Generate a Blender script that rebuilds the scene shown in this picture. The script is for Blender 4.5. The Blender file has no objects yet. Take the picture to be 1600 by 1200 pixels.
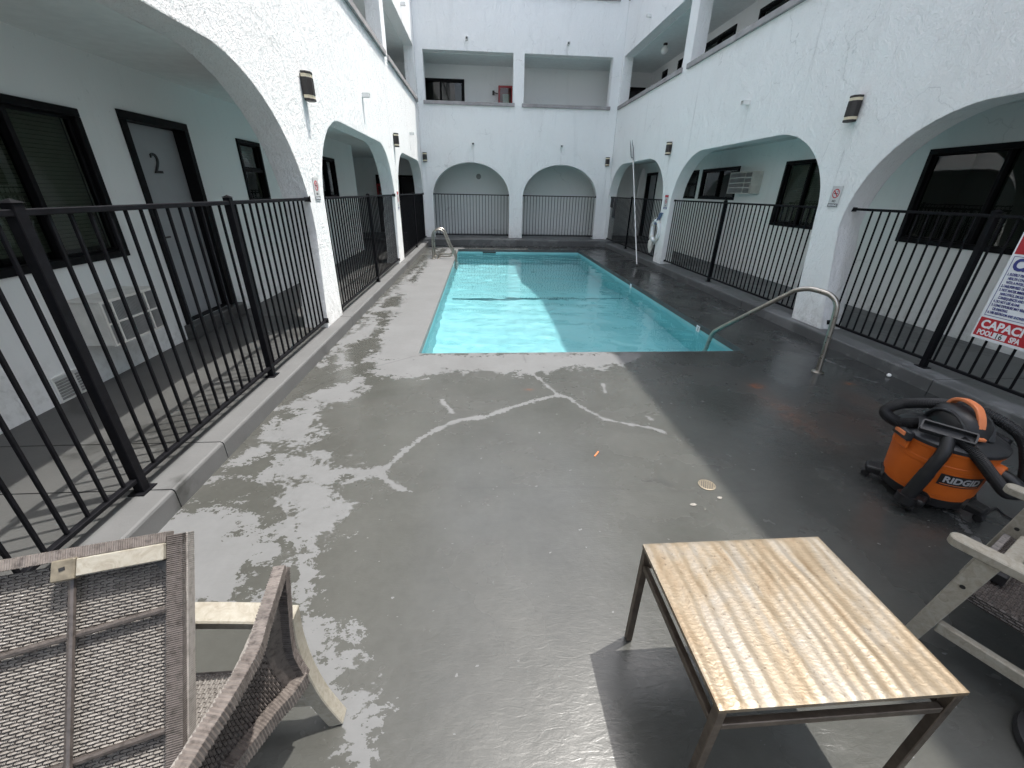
import bpy, bmesh, math, random
import numpy as np
from mathutils import Vector, Matrix
from mathutils.geometry import tessellate_polygon
random.seed(7); np.random.seed(7)
SC = bpy.context.scene
COL = SC.collection
PI = math.pi

# ------------------------------------------------------------------ camera, sky, sun, exposure
cam_d = bpy.data.cameras.new('camera'); cam = bpy.data.objects.new('camera', cam_d); COL.objects.link(cam)
cam_d.sensor_width = 36; cam_d.lens = 14.369; cam_d.clip_start = 0.05; cam_d.clip_end = 400
RT, DN, FW = (0.997368, -0.070112, 0.018448), (-0.01321, -0.425947, -0.904652), (0.071285, 0.902027, -0.425752)
cam.matrix_world = Matrix(((RT[0], -DN[0], -FW[0], 0), (RT[1], -DN[1], -FW[1], 0), (RT[2], -DN[2], -FW[2], 1.6), (0, 0, 0, 1)))
SC.camera = cam
SUN = Vector((0.31, 0.13, 1.0)).normalized()
world = bpy.data.worlds.new('World'); SC.world = world; world.use_nodes = True
wn = world.node_tree.nodes; wn.clear()
sky = wn.new('ShaderNodeTexSky'); sky.sky_type = 'NISHITA'; sky.sun_disc = False
sky.sun_elevation = math.asin(SUN.z); sky.sun_rotation = math.atan2(SUN.x, SUN.y)
sky.dust_density = 3.0; sky.air_density = 1.0; sky.ozone_density = 1.0
bg = wn.new('ShaderNodeBackground'); bg.inputs['Strength'].default_value = 0.15
wo = wn.new('ShaderNodeOutputWorld')
hs = wn.new('ShaderNodeHueSaturation'); hs.inputs['Saturation'].default_value = 0.55   # thin bright haze
world.node_tree.links.new(sky.outputs[0], hs.inputs['Color']); world.node_tree.links.new(hs.outputs[0], bg.inputs[0]); world.node_tree.links.new(bg.outputs[0], wo.inputs[0])
sun_d = bpy.data.lights.new('sun', 'SUN'); sun_d.energy = 2.0; sun_d.angle = math.radians(0.55); sun_d.color = (1.0, 0.965, 0.91)
sun_o = bpy.data.objects.new('sun', sun_d); COL.objects.link(sun_o); sun_o.location = (6, 4, 20)
sun_o.rotation_euler = (-SUN).to_track_quat('-Z', 'Y').to_euler()
SC.view_settings.view_transform = 'Standard'; SC.view_settings.look = 'None'
SC.view_settings.gamma = 1.0; SC.view_settings.use_curve_mapping = False
SC.view_settings.exposure = 1.60
SC.cycles.use_denoising = True
SC.cycles.max_bounces = 12; SC.cycles.diffuse_bounces = 7; SC.cycles.glossy_bounces = 4
SC.cycles.transmission_bounces = 6; SC.cycles.transparent_max_bounces = 8
SC.cycles.sample_clamp_indirect = 6.0

# ------------------------------------------------------------------ materials
def nmat(name):
    m = bpy.data.materials.new(name); m.use_nodes = True
    nt = m.node_tree; nt.nodes.clear()
    out = nt.nodes.new('ShaderNodeOutputMaterial'); b = nt.nodes.new('ShaderNodeBsdfPrincipled')
    nt.links.new(b.outputs[0], out.inputs[0])
    return m, nt, b, out
def N(nt, t, **kw):
    n = nt.nodes.new(t)
    for k, v in kw.items(): setattr(n, k, v)
    return n
def coords(nt, scale=(1, 1, 1), obj=False):
    # world position by default, so that neighbouring pieces never repeat one another
    if obj: s = N(nt, 'ShaderNodeTexCoord').outputs['Object']
    else: s = N(nt, 'ShaderNodeNewGeometry').outputs['Position']
    mp = N(nt, 'ShaderNodeMapping'); mp.inputs['Scale'].default_value = scale
    nt.links.new(s, mp.inputs[0]); return mp.outputs[0]
def noise(nt, vec, scale, detail=4, rough=0.55, dist=0.0):
    n = N(nt, 'ShaderNodeTexNoise'); n.inputs['Scale'].default_value = scale; n.inputs['Detail'].default_value = detail
    n.inputs['Roughness'].default_value = rough; n.inputs['Distortion'].default_value = dist
    nt.links.new(vec, n.inputs['Vector']); return n.outputs['Fac']
def ramp(nt, fac, stops):
    r = N(nt, 'ShaderNodeValToRGB'); cr = r.color_ramp
    while len(cr.elements) < len(stops): cr.elements.new(0.5)
    for e, (p, c) in zip(cr.elements, stops):
        e.position = p; e.color = (c, c, c, 1) if not isinstance(c, tuple) else (*c, 1)
    nt.links.new(fac, r.inputs[0]); return r.outputs[0]
def math_(nt, op, a, b=None, c=None, clamp=False):
    n = N(nt, 'ShaderNodeMath', operation=op, use_clamp=clamp)
    for i, x in enumerate((a, b, c)):
        if x is None: continue
        if isinstance(x, (int, float)): n.inputs[i].default_value = x
        else: nt.links.new(x, n.inputs[i])
    return n.outputs[0]
def mixc(nt, fac, a, b, mode='MIX'):
    n = N(nt, 'ShaderNodeMix', data_type='RGBA', blend_type=mode)
    for s, x in ((n.inputs[0], fac), (n.inputs[6], a), (n.inputs[7], b)):
        if isinstance(x, (int, float)): s.default_value = x
        elif isinstance(x, tuple): s.default_value = (*x, 1)
        else: nt.links.new(x, s)
    return n.outputs[2]
def bump(nt, b, h, strength=0.3, dist=0.01, base=None):
    n = N(nt, 'ShaderNodeBump'); n.inputs['Strength'].default_value = strength; n.inputs['Distance'].default_value = dist
    nt.links.new(h, n.inputs['Height'])
    if base is not None: nt.links.new(base, n.inputs['Normal'])
    if b is not None: nt.links.new(n.outputs[0], b.inputs['Normal'])
    return n.outputs[0]
def attr(nt, name):
    a = N(nt, 'ShaderNodeAttribute', attribute_name=name); return a.outputs['Fac']

def simple(name, col, rough=0.5, metal=0.0, var=0.12, vscale=9, bscale=0, bstr=0.15, spec=0.5, rvar=0.1, coat=0):
    m, nt, b, out = nmat(name)
    v = coords(nt)
    f = noise(nt, v, vscale, 5, 0.6)
    lo = tuple(c * (1 - var) for c in col); hi = tuple(min(1, c * (1 + var)) for c in col)
    nt.links.new(ramp(nt, f, [(0.3, lo), (0.7, hi)]), b.inputs['Base Color'])
    nt.links.new(ramp(nt, noise(nt, v, vscale * 2.3, 3), [(0.25, max(0.02, rough - rvar)), (0.75, min(1, rough + rvar))]), b.inputs['Roughness'])
    b.inputs['Metallic'].default_value = metal; b.inputs['Specular IOR Level'].default_value = spec
    b.inputs['Coat Weight'].default_value = coat
    if bscale: bump(nt, b, noise(nt, v, bscale, 3), bstr, 0.004)
    return m

STAINS = [(-1.79, 7.72, 2.87, .42), (-1.79, 12.4, 2.87, .35), (-1.79, 12.5, 5.47, .4), (4.19, 7.35, 2.89, .45), (4.19, 12.5, 5.49, .45), (-.20, 14.5, 2.87, .40), (2.53, 14.5, 2.87, .5), (-.32, 14.5, 5.41, .3), (2.55, 14.5, 5.4, .3),
          (4.19, 5.13, 2.38, .42), (4.19, 10.06, 2.4, .3), (-1.68, 14.5, 2.4, .4), (4.03, 14.5, 2.4, .7), (4.19, 9.2, 3.88, 1.0), (4.19, 6.1, 3.88, .7), (4.19, 11.9, 3.9, .6)]
def make_stucco(name, col, bstr=0.5, dirt=0.16, fine=70):
    m, nt, b, out = nmat(name)
    v = coords(nt)
    streak = noise(nt, coords(nt, (2.6, 2.6, 0.30)), 1.0, 8, 0.7, 0.7)
    blot = noise(nt, v, 0.8, 7, 0.62)
    c = mixc(nt, ramp(nt, streak, [(0.54, 0.0), (0.80, 1.0)]), col, tuple(x * (1 - dirt) for x in col))
    c = mixc(nt, ramp(nt, blot, [(0.5, 0.0), (0.75, 0.6)]), c, tuple(x * (1 - dirt * 0.6) for x in (col[0], col[1] * .995, col[2] * .985)))
    spots = noise(nt, coords(nt, (1, 1, 0.6)), 30, 3, 0.55)
    c = mixc(nt, ramp(nt, spots, [(0.66, 0.0), (0.74, 0.30)]), c, tuple(x * 0.6 for x in col))
    b.inputs['Roughness'].default_value = 0.92; b.inputs['Specular IOR Level'].default_value = 0.12
    # drips under the spouts and lamps, grime along the foot, hairline cracks
    acc = None
    for (px, py, pz, ln) in STAINS:
        d = N(nt, 'ShaderNodeVectorMath', operation='SUBTRACT'); nt.links.new(v, d.inputs[0]); d.inputs[1].default_value = (px, py, pz - ln * 0.8)
        q = N(nt, 'ShaderNodeVectorMath', operation='MULTIPLY'); nt.links.new(d.outputs[0], q.inputs[0]); q.inputs[1].default_value = (22, 22, 1.0 / ln)
        l = N(nt, 'ShaderNodeVectorMath', operation='LENGTH'); nt.links.new(q.outputs[0], l.inputs[0])
        w = math_(nt, 'SUBTRACT', 1.0, l.outputs['Value'], clamp=True)
        acc = w if acc is None else math_(nt, 'MAXIMUM', acc, w)
    st = noise(nt, coords(nt, (30, 30, 3)), 1.0, 5, 0.7)
    c = mixc(nt, math_(nt, 'MULTIPLY', acc, ramp(nt, st, [(0.40, 0.0), (0.64, 0.55)])), c, tuple(x * 0.52 for x in col))
    sx = N(nt, 'ShaderNodeSeparateXYZ'); nt.links.new(v, sx.inputs[0])
    ft = math_(nt, 'MULTIPLY', math_(nt, 'SUBTRACT', 0.55, sx.outputs[2]), 2.2, clamp=True)
    fn = noise(nt, v, 9, 7, 0.7)
    c = mixc(nt, math_(nt, 'MULTIPLY', ft, ramp(nt, fn, [(0.46, 0.0), (0.66, 0.75)])), c, tuple(x * 0.6 for x in (col[0], col[1] * .98, col[2] * .94)))
    vo = N(nt, 'ShaderNodeTexVoronoi', feature='DISTANCE_TO_EDGE'); vo.inputs['Scale'].default_value = 0.55
    wv = N(nt, 'ShaderNodeVectorMath', operation='ADD'); nz = N(nt, 'ShaderNodeTexNoise'); nz.inputs['Scale'].default_value = 2.4; nz.inputs['Detail'].default_value = 6
    nt.links.new(v, nz.inputs['Vector']); nt.links.new(v, wv.inputs[0]); nt.links.new(nz.outputs['Color'], wv.inputs[1]); nt.links.new(wv.outputs[0], vo.inputs['Vector'])
    ck = math_(nt, 'MULTIPLY', ramp(nt, vo.outputs['Distance'], [(0.0, 1.0), (0.006, 0.0)]), ramp(nt, blot, [(0.48, 0.0), (0.60, 0.45)]))
    c = mixc(nt, ck, c, tuple(x * 0.45 for x in col))
    # sprayed grain over broad trowel sweeps
    nt.links.new(c, b.inputs['Base Color'])
    h1 = noise(nt, v, fine, 5, 0.7)
    h2 = noise(nt, coords(nt, (1, 1, 0.5)), 7, 5, 0.65, 1.2)
    hh = math_(nt, 'ADD', math_(nt, 'MULTIPLY', h1, 0.55), h2)
    bev = N(nt, 'ShaderNodeBevel', samples=3); bev.inputs['Radius'].default_value = 0.02
    bump(nt, b, hh, bstr, 0.033, bev.outputs[0])
    return m

M = {}
M['stucco'] = make_stucco('white stucco', (0.865, 0.87, 0.862), 1.0, 0.11, 50)
M['plaster'] = make_stucco('painted corridor plaster', (0.80, 0.815, 0.805), 0.16, 0.08, 40)
M['ceiling'] = simple('ceiling paint', (0.72, 0.75, 0.74), 0.9, var=0.05, bscale=40, spec=0.1)
M['sill'] = simple('weathered sill', (0.30, 0.285, 0.285), 0.85, var=0.2, vscale=4, bscale=60)
M['iron'] = simple('black painted iron', (0.0055, 0.0055, 0.007), 0.55, var=0.4, vscale=22, bscale=90, bstr=0.08, spec=0.12)
M['frame'] = simple('black window frame', (0.005, 0.005, 0.006), 0.55, var=0.2, spec=0.15)
M['trim'] = simple('black door trim', (0.005, 0.005, 0.006), 0.55, var=0.2, spec=0.15)
M['door'] = simple('grey door paint', (0.33, 0.34, 0.35), 0.55, var=0.06, vscale=3, bscale=30, bstr=0.04)
M['darkdoor'] = simple('dark door paint', (0.012, 0.012, 0.014), 0.6, var=0.1)
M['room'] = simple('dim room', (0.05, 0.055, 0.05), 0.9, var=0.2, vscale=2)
M['blind'] = simple('window blind', (0.16, 0.165, 0.145), 0.6, var=0.08)
M['curtain'] = simple('pale curtain', (0.62, 0.62, 0.58), 0.85, var=0.1)
M['white'] = simple('white enamel', (0.72, 0.72, 0.70), 0.45, var=0.06, vscale=6)
M['acwhite'] = simple('aged white metal', (0.62, 0.61, 0.57), 0.55, var=0.14, vscale=7)
M['acdark'] = simple('dark grille', (0.05, 0.05, 0.05), 0.7)
M['acmid'] = simple('grille fins', (0.28, 0.28, 0.27), 0.6)
M['fins'] = simple('aluminium fins', (0.45, 0.45, 0.45), 0.45, metal=0.6)
M['steel'] = simple('stainless steel', (0.40, 0.375, 0.335), 0.33, metal=1.0, var=0.2, vscale=12, rvar=0.1, bscale=150, bstr=0.03)
M['bronze'] = simple('dark bronze', (0.020, 0.017, 0.016), 0.5, var=0.2)
M['cream'] = simple('cream lamp glass', (0.62, 0.55, 0.40), 0.35, var=0.08)
M['red'] = simple('red enamel', (0.32, 0.012, 0.018), 0.4, var=0.12)
M['signred'] = simple('sign red', (0.42, 0.012, 0.022), 0.45, var=0.05)
M['signwhite'] = simple('sign white', (0.72, 0.74, 0.76), 0.4, var=0.04)
M['signgrey'] = simple('brushed sign plate', (0.50, 0.51, 0.51), 0.45, var=0.05)
M['signblue'] = simple('sign blue', (0.035, 0.04, 0.20), 0.45, var=0.06)
M['black'] = simple('black ink', (0.012, 0.012, 0.012), 0.5, var=0.05)
M['plastic'] = simple('black plastic', (0.010, 0.010, 0.011), 0.42, var=0.2, bscale=120, bstr=0.05, spec=0.45)
M['lid'] = simple('charcoal plastic lid', (0.022, 0.023, 0.025), 0.42, var=0.15, bscale=160, bstr=0.05, spec=0.4)
M['orange'] = simple('orange plastic', (0.52, 0.112, 0.014), 0.45, var=0.07, vscale=5, bscale=120, bstr=0.04, spec=0.3)
M['darkorange'] = simple('orange handle', (0.62, 0.19, 0.07), 0.45, var=0.07)
M['drainmetal'] = simple('tarnished brass', (0.20, 0.17, 0.125), 0.5, metal=0.4, var=0.25, vscale=60)
M['paper'] = simple('dirty paper', (0.24, 0.225, 0.20), 0.9, var=0.25, vscale=60)
M['wire'] = simple('dull wire', (0.16, 0.16, 0.165), 0.5, metal=0.5)
M['silver'] = simple('silver print', (0.50, 0.51, 0.53), 0.35, metal=0.3, var=0.05)
M['ring'] = simple('white ring foam', (0.72, 0.74, 0.75), 0.6, var=0.05)
M['netblue'] = simple('blue webbing', (0.14, 0.19, 0.30), 0.8, var=0.2)
M['rope'] = simple('white rope', (0.62, 0.61, 0.56), 0.85, var=0.15)
M['cloth'] = simple('dark cloth', (0.03, 0.03, 0.033), 0.9, var=0.2)
M['rubber'] = simple('black rubber', (0.009, 0.009, 0.010), 0.55, var=0.25, vscale=20, bscale=60, bstr=0.2)
M['wood'] = None
def make_wood():
    m, nt, b, out = nmat('weathered pale wood')
    v = coords(nt, (1, 1, 1))
    g = noise(nt, coords(nt, (14, 14, 14)), 2.2, 7, 0.7, 1.5)
    c = ramp(nt, g, [(0.30, (0.20, 0.175, 0.135)), (0.50, (0.27, 0.25, 0.205)), (0.75, (0.33, 0.315, 0.27))])
    d = noise(nt, v, 30, 4, 0.6)
    c = mixc(nt, ramp(nt, d, [(0.62, 0.0), (0.74, 0.45)]), c, (0.17, 0.14, 0.105))
    nt.links.new(c, b.inputs['Base Color']); b.inputs['Roughness'].default_value = 0.62
    bump(nt, b, g, 0.12, 0.004); return m
M['wood'] = make_wood()
def make_wicker(name, col, dark):
    m, nt, b, out = nmat(name)
    v = coords(nt)
    f = noise(nt, v, 75, 3, 0.6); g = noise(nt, v, 6, 4)
    c = ramp(nt, f, [(0.28, dark), (0.5, col), (0.78, tuple(min(1, x * 1.25) for x in col))])
    c = mixc(nt, ramp(nt, g, [(0.4, 0.0), (0.8, 0.35)]), c, dark)
    nt.links.new(c, b.inputs['Base Color']); b.inputs['Roughness'].default_value = 0.34; b.inputs['Specular IOR Level'].default_value = 0.5
    bump(nt, b, noise(nt, v, 260, 2), 0.2, 0.002); return m
M['strand'] = make_wicker('grey brown wicker strand', (0.235, 0.220, 0.203), (0.12, 0.108, 0.098))
M['strand_dark'] = make_wicker('dark wicker strand', (0.085, 0.073, 0.067), (0.032, 0.026, 0.023))
M['strand_mid'] = make_wicker('brown wicker strand', (0.150, 0.130, 0.117), (0.06, 0.05, 0.045))
M['wickerback'] = simple('shadowed wicker backing', (0.028, 0.023, 0.021), 0.8)
M['rod'] = make_wicker('wrapped rod', (0.065, 0.055, 0.05), (0.03, 0.025, 0.022))
M['plate'] = simple('stained bracket plate', (0.17, 0.148, 0.11), 0.5, metal=0.3, var=0.35, vscale=40)

def make_walk(name, wet, dry, thr, worn=None):
    m, nt, b, out = nmat(name)
    v = coords(nt)
    big = noise(nt, v, 1.1, 8, 0.62); fine = noise(nt, v, 9, 6, 0.6)
    f = ramp(nt, math_(nt, 'ADD', math_(nt, 'MULTIPLY', big, 0.75), math_(nt, 'MULTIPLY', fine, 0.25)), [(thr - 0.01, 0.0), (thr + 0.015, 1.0)])
    if worn is not None:
        sx = N(nt, 'ShaderNodeSeparateXYZ'); nt.links.new(v, sx.inputs[0])
        k = math_(nt, 'MULTIPLY', math_(nt, 'SUBTRACT', sx.outputs[0], worn), 9.0, clamp=True)
        f = math_(nt, 'MAXIMUM', math_(nt, 'MULTIPLY', f, 0.35), math_(nt, 'MULTIPLY', k, ramp(nt, big, [(0.36, 0.1), (0.42, 1.0)])))
    g = noise(nt, v, 4, 6, 0.6)
    cw = ramp(nt, g, [(0.3, tuple(x * 0.85 for x in wet)), (0.7, tuple(x * 1.12 for x in wet))])
    cd = ramp(nt, g, [(0.3, tuple(x * 0.9 for x in dry)), (0.7, tuple(x * 1.08 for x in dry))])
    nt.links.new(mixc(nt, f, cw, cd), b.inputs['Base Color'])
    nt.links.new(ramp(nt, f, [(0, 0.42), (1, 0.7)]), b.inputs['Roughness'])
    bump(nt, b, noise(nt, v, 55, 4, 0.6), 0.25, 0.004); return m
M['walk_sunny'] = make_walk('faded grey walkway paint', (0.045, 0.045, 0.0425), (0.110, 0.111, 0.110), 0.47, -1.90)
M['walk_dark'] = make_walk('dark grey walkway paint', (0.088, 0.091, 0.091), (0.14, 0.143, 0.143), 0.52)

def make_deck():
    m, nt, b, out = nmat('painted concrete deck')
    v = coords(nt)
    dry = attr(nt, 'dry'); rust = attr(nt, 'rust'); dark = attr(nt, 'dark')
    n1 = noise(nt, coords(nt, (1.0, 1.15, 1)), 6.5, 9, 0.66, 0.35); n2 = noise(nt, coords(nt, (1, 1.4, 1)), 30, 4, 0.55)
    s = math_(nt, 'ADD', dry, math_(nt, 'MULTIPLY', math_(nt, 'SUBTRACT', n1, 0.5), 0.80))
    s = math_(nt, 'ADD', s, math_(nt, 'MULTIPLY', math_(nt, 'SUBTRACT', n2, 0.5), 0.34))
    n3 = noise(nt, coords(nt, (1, 1.8, 1)), 95, 3, 0.6)
    s = math_(nt, 'ADD', s, math_(nt, 'MULTIPLY', math_(nt, 'SUBTRACT', n3, 0.5), 0.16))
    f = math_(nt, 'MULTIPLY', s, 120.0, clamp=True)
    # isolated dry flecks
    fl = noise(nt, coords(nt, (1, 1.6, 1)), 21, 3, 0.5)
    f = math_(nt, 'MAXIMUM', f, ramp(nt, fl, [(0.72, 0.0), (0.726, 0.9)]))
    g = noise(nt, v, 2.2, 8, 0.62); g2 = noise(nt, v, 24, 5, 0.6)
    gg = math_(nt, 'ADD', math_(nt, 'MULTIPLY', g, 0.7), math_(nt, 'MULTIPLY', g2, 0.3))
    cw = ramp(nt, gg, [(0.35, (0.054, 0.0545, 0.0485)), (0.65, (0.073, 0.0735, 0.067))])
    cd = ramp(nt, gg, [(0.35, (0.112, 0.114, 0.114)), (0.65, (0.138, 0.141, 0.142))])
    shade_mask = attr(nt, 'paint')     # where the wings' cast shade is painted into the deck colour
    cw = mixc(nt, shade_mask, cw, ramp(nt, gg, [(0.35, (0.026, 0.0275, 0.027)), (0.65, (0.041, 0.043, 0.042))]))
    cd = mixc(nt, shade_mask, cd, (0.070, 0.072, 0.072))
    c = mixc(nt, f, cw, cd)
    rn = noise(nt, v, 16, 5, 0.65)
    rf = math_(nt, 'MULTIPLY', rust, ramp(nt, rn, [(0.35, 0.15), (0.62, 1.0)]))
    c = mixc(nt, rf, c, (0.20, 0.062, 0.018))
    c = mixc(nt, dark, c, (0.05, 0.05, 0.047))
    nt.links.new(c, b.inputs['Base Color'])
    rw = noise(nt, v, 1.3, 5, 0.6)
    rr = ramp(nt, rw, [(0.36, 0.13), (0.62, 0.34)])
    rmix = N(nt, 'ShaderNodeMix', data_type='FLOAT'); nt.links.new(f, rmix.inputs[0]); nt.links.new(rr, rmix.inputs[2]); rmix.inputs[3].default_value = 0.75
    nt.links.new(rmix.outputs[0], b.inputs['Roughness'])
    b.inputs['Specular IOR Level'].default_value = 0.5
    # brush strokes and puddle rims under the wet film
    w1 = noise(nt, coords(nt, (1.6, 5.0, 1)), 9, 5, 0.65, 1.2); w2 = noise(nt, v, 5, 4, 0.6, 0.8); w3 = noise(nt, v, 120, 2)
    h = math_(nt, 'ADD', math_(nt, 'MULTIPLY', w1, 0.5), w2)
    h = math_(nt, 'ADD', h, math_(nt, 'MULTIPLY', w3, 0.05))
    h = math_(nt, 'SUBTRACT', h, math_(nt, 'MULTIPLY', f, 0.03))
    bump(nt, b, h, 0.30, 0.006); return m
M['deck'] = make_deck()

def make_pool():
    m, nt, b, out = nmat('aqua pool plaster')
    v = coords(nt)
    g = noise(nt, v, 1.6, 6, 0.6); g2 = noise(nt, v, 7, 5, 0.6)
    c = ramp(nt, g, [(0.3, (0.26, 0.52, 0.56)), (0.7, (0.32, 0.60, 0.635))])
    c = mixc(nt, ramp(nt, g2, [(0.55, 0.0), (0.75, 0.35)]), c, (0.19, 0.43, 0.45))
    nt.links.new(c, b.inputs['Base Color']); b.inputs['Roughness'].default_value = 0.8
    return m
M['pool'] = make_pool()
M['pooltile'] = simple('dark pool tile', (0.09, 0.27, 0.30), 0.4)
M['coping'] = simple('grey coping paint', (0.06, 0.062, 0.063), 0.55, var=0.12, bscale=50)
M['coping_light'] = simple('faded coping paint', (0.14, 0.142, 0.14), 0.6, var=0.12, bscale=50)
REFRACT = True
def make_water():
    m = bpy.data.materials.new('pool water'); m.use_nodes = True; nt = m.node_tree; nt.nodes.clear()
    out = N(nt, 'ShaderNodeOutputMaterial')
    v = coords(nt)
    w1 = noise(nt, coords(nt, (1.0, 2.0, 1)), 3.0, 3, 0.5, 0.6); w2 = noise(nt, coords(nt, (1, 1.7, 1)), 11, 2, 0.5, 0.3)
    h = math_(nt, 'ADD', w1, math_(nt, 'MULTIPLY', w2, 0.16))
    bp = bump(nt, None, h, 0.05, 0.02)
    if REFRACT:
        g = N(nt, 'ShaderNodeBsdfRefraction'); g.inputs['IOR'].default_value = 1.33; g.inputs['Roughness'].default_value = 0.0
        g.inputs['Color'].default_value = (0.88, 0.985, 0.99, 1)
    else:
        g = N(nt, 'ShaderNodeBsdfTransparent'); g.inputs['Color'].default_value = (0.88, 0.985, 0.99, 1)
    gl = N(nt, 'ShaderNodeBsdfGlossy'); gl.inputs['Roughness'].default_value = 0.02
    fr = N(nt, 'ShaderNodeFresnel'); fr.inputs['IOR'].default_value = 1.33
    for n in (gl, fr) + ((g,) if REFRACT else ()): nt.links.new(bp, n.inputs['Normal'])
    mx = N(nt, 'ShaderNodeMixShader')
    nt.links.new(fr.outputs[0], mx.inputs[0]); nt.links.new(g.outputs[0], mx.inputs[1]); nt.links.new(gl.outputs[0], mx.inputs[2])
    nt.links.new(mx.outputs[0], out.inputs[0]); return m
M['water'] = make_water()
def make_glass():
    m = bpy.data.materials.new('tinted window glass'); m.use_nodes = True; nt = m.node_tree; nt.nodes.clear()
    out = N(nt, 'ShaderNodeOutputMaterial')
    t = N(nt, 'ShaderNodeBsdfTransparent'); t.inputs['Color'].default_value = (0.68, 0.72, 0.67, 1)
    gl = N(nt, 'ShaderNodeBsdfGlossy'); gl.inputs['Roughness'].default_value = 0.01
    v = coords(nt); bp = bump(nt, None, noise(nt, v, 2.5, 2), 0.02, 0.02)
    fr = N(nt, 'ShaderNodeFresnel'); fr.inputs['IOR'].default_value = 1.6
    nt.links.new(bp, gl.inputs['Normal'])
    mx = N(nt, 'ShaderNodeMixShader')
    geo = N(nt, 'ShaderNodeNewGeometry')   # only the outer face of a pane mirrors
    k = math_(nt, 'MULTIPLY', fr.outputs[0], math_(nt, 'SUBTRACT', 1.0, geo.outputs['Backfacing']))
    nt.links.new(k, mx.inputs[0]); nt.links.new(t.outputs[0], mx.inputs[1]); nt.links.new(gl.outputs[0], mx.inputs[2])
    nt.links.new(mx.outputs[0], out.inputs[0]); return m
M['glass'] = make_glass()
def make_tabletop():
    m, nt, b, out = nmat('rippled varnished table top')
    v = coords(nt)
    g = noise(nt, coords(nt, (4.5, 1.6, 1)), 2.0, 7, 0.68, 0.8); g2 = noise(nt, v, 70, 4, 0.6)
    c = ramp(nt, g, [(0.32, (0.150, 0.104, 0.058)), (0.48, (0.195, 0.155, 0.105)), (0.68, (0.215, 0.20, 0.175))])
    c = mixc(nt, ramp(nt, g2, [(0.61, 0.0), (0.70, 0.7)]), c, (0.06, 0.042, 0.026))
    nt.links.new(c, b.inputs['Base Color']); b.inputs['Metallic'].default_value = 0.35; b.inputs['Specular IOR Level'].default_value = 0.5
    nt.links.new(ramp(nt, noise(nt, v, 9, 4), [(0.3, 0.35), (0.7, 0.50)]), b.inputs['Roughness'])
    wv = N(nt, 'ShaderNodeTexWave', wave_type='BANDS', bands_direction='Y'); wv.inputs['Scale'].default_value = 26; wv.inputs['Distortion'].default_value = 9
    wv.inputs['Detail'].default_value = 3; wv.inputs['Detail Scale'].default_value = 2.2
    nt.links.new(v, wv.inputs['Vector'])
    h = math_(nt, 'ADD', math_(nt, 'MULTIPLY', wv.outputs['Fac'], 0.16), math_(nt, 'MULTIPLY', g2, 0.7))
    bump(nt, b, h, 0.22, 0.004); return m
M['tabletop'] = make_tabletop()
M['tableleg'] = simple('tarnished steel frame', (0.13, 0.105, 0.085), 0.42, metal=0.75, var=0.3, vscale=25)

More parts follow.
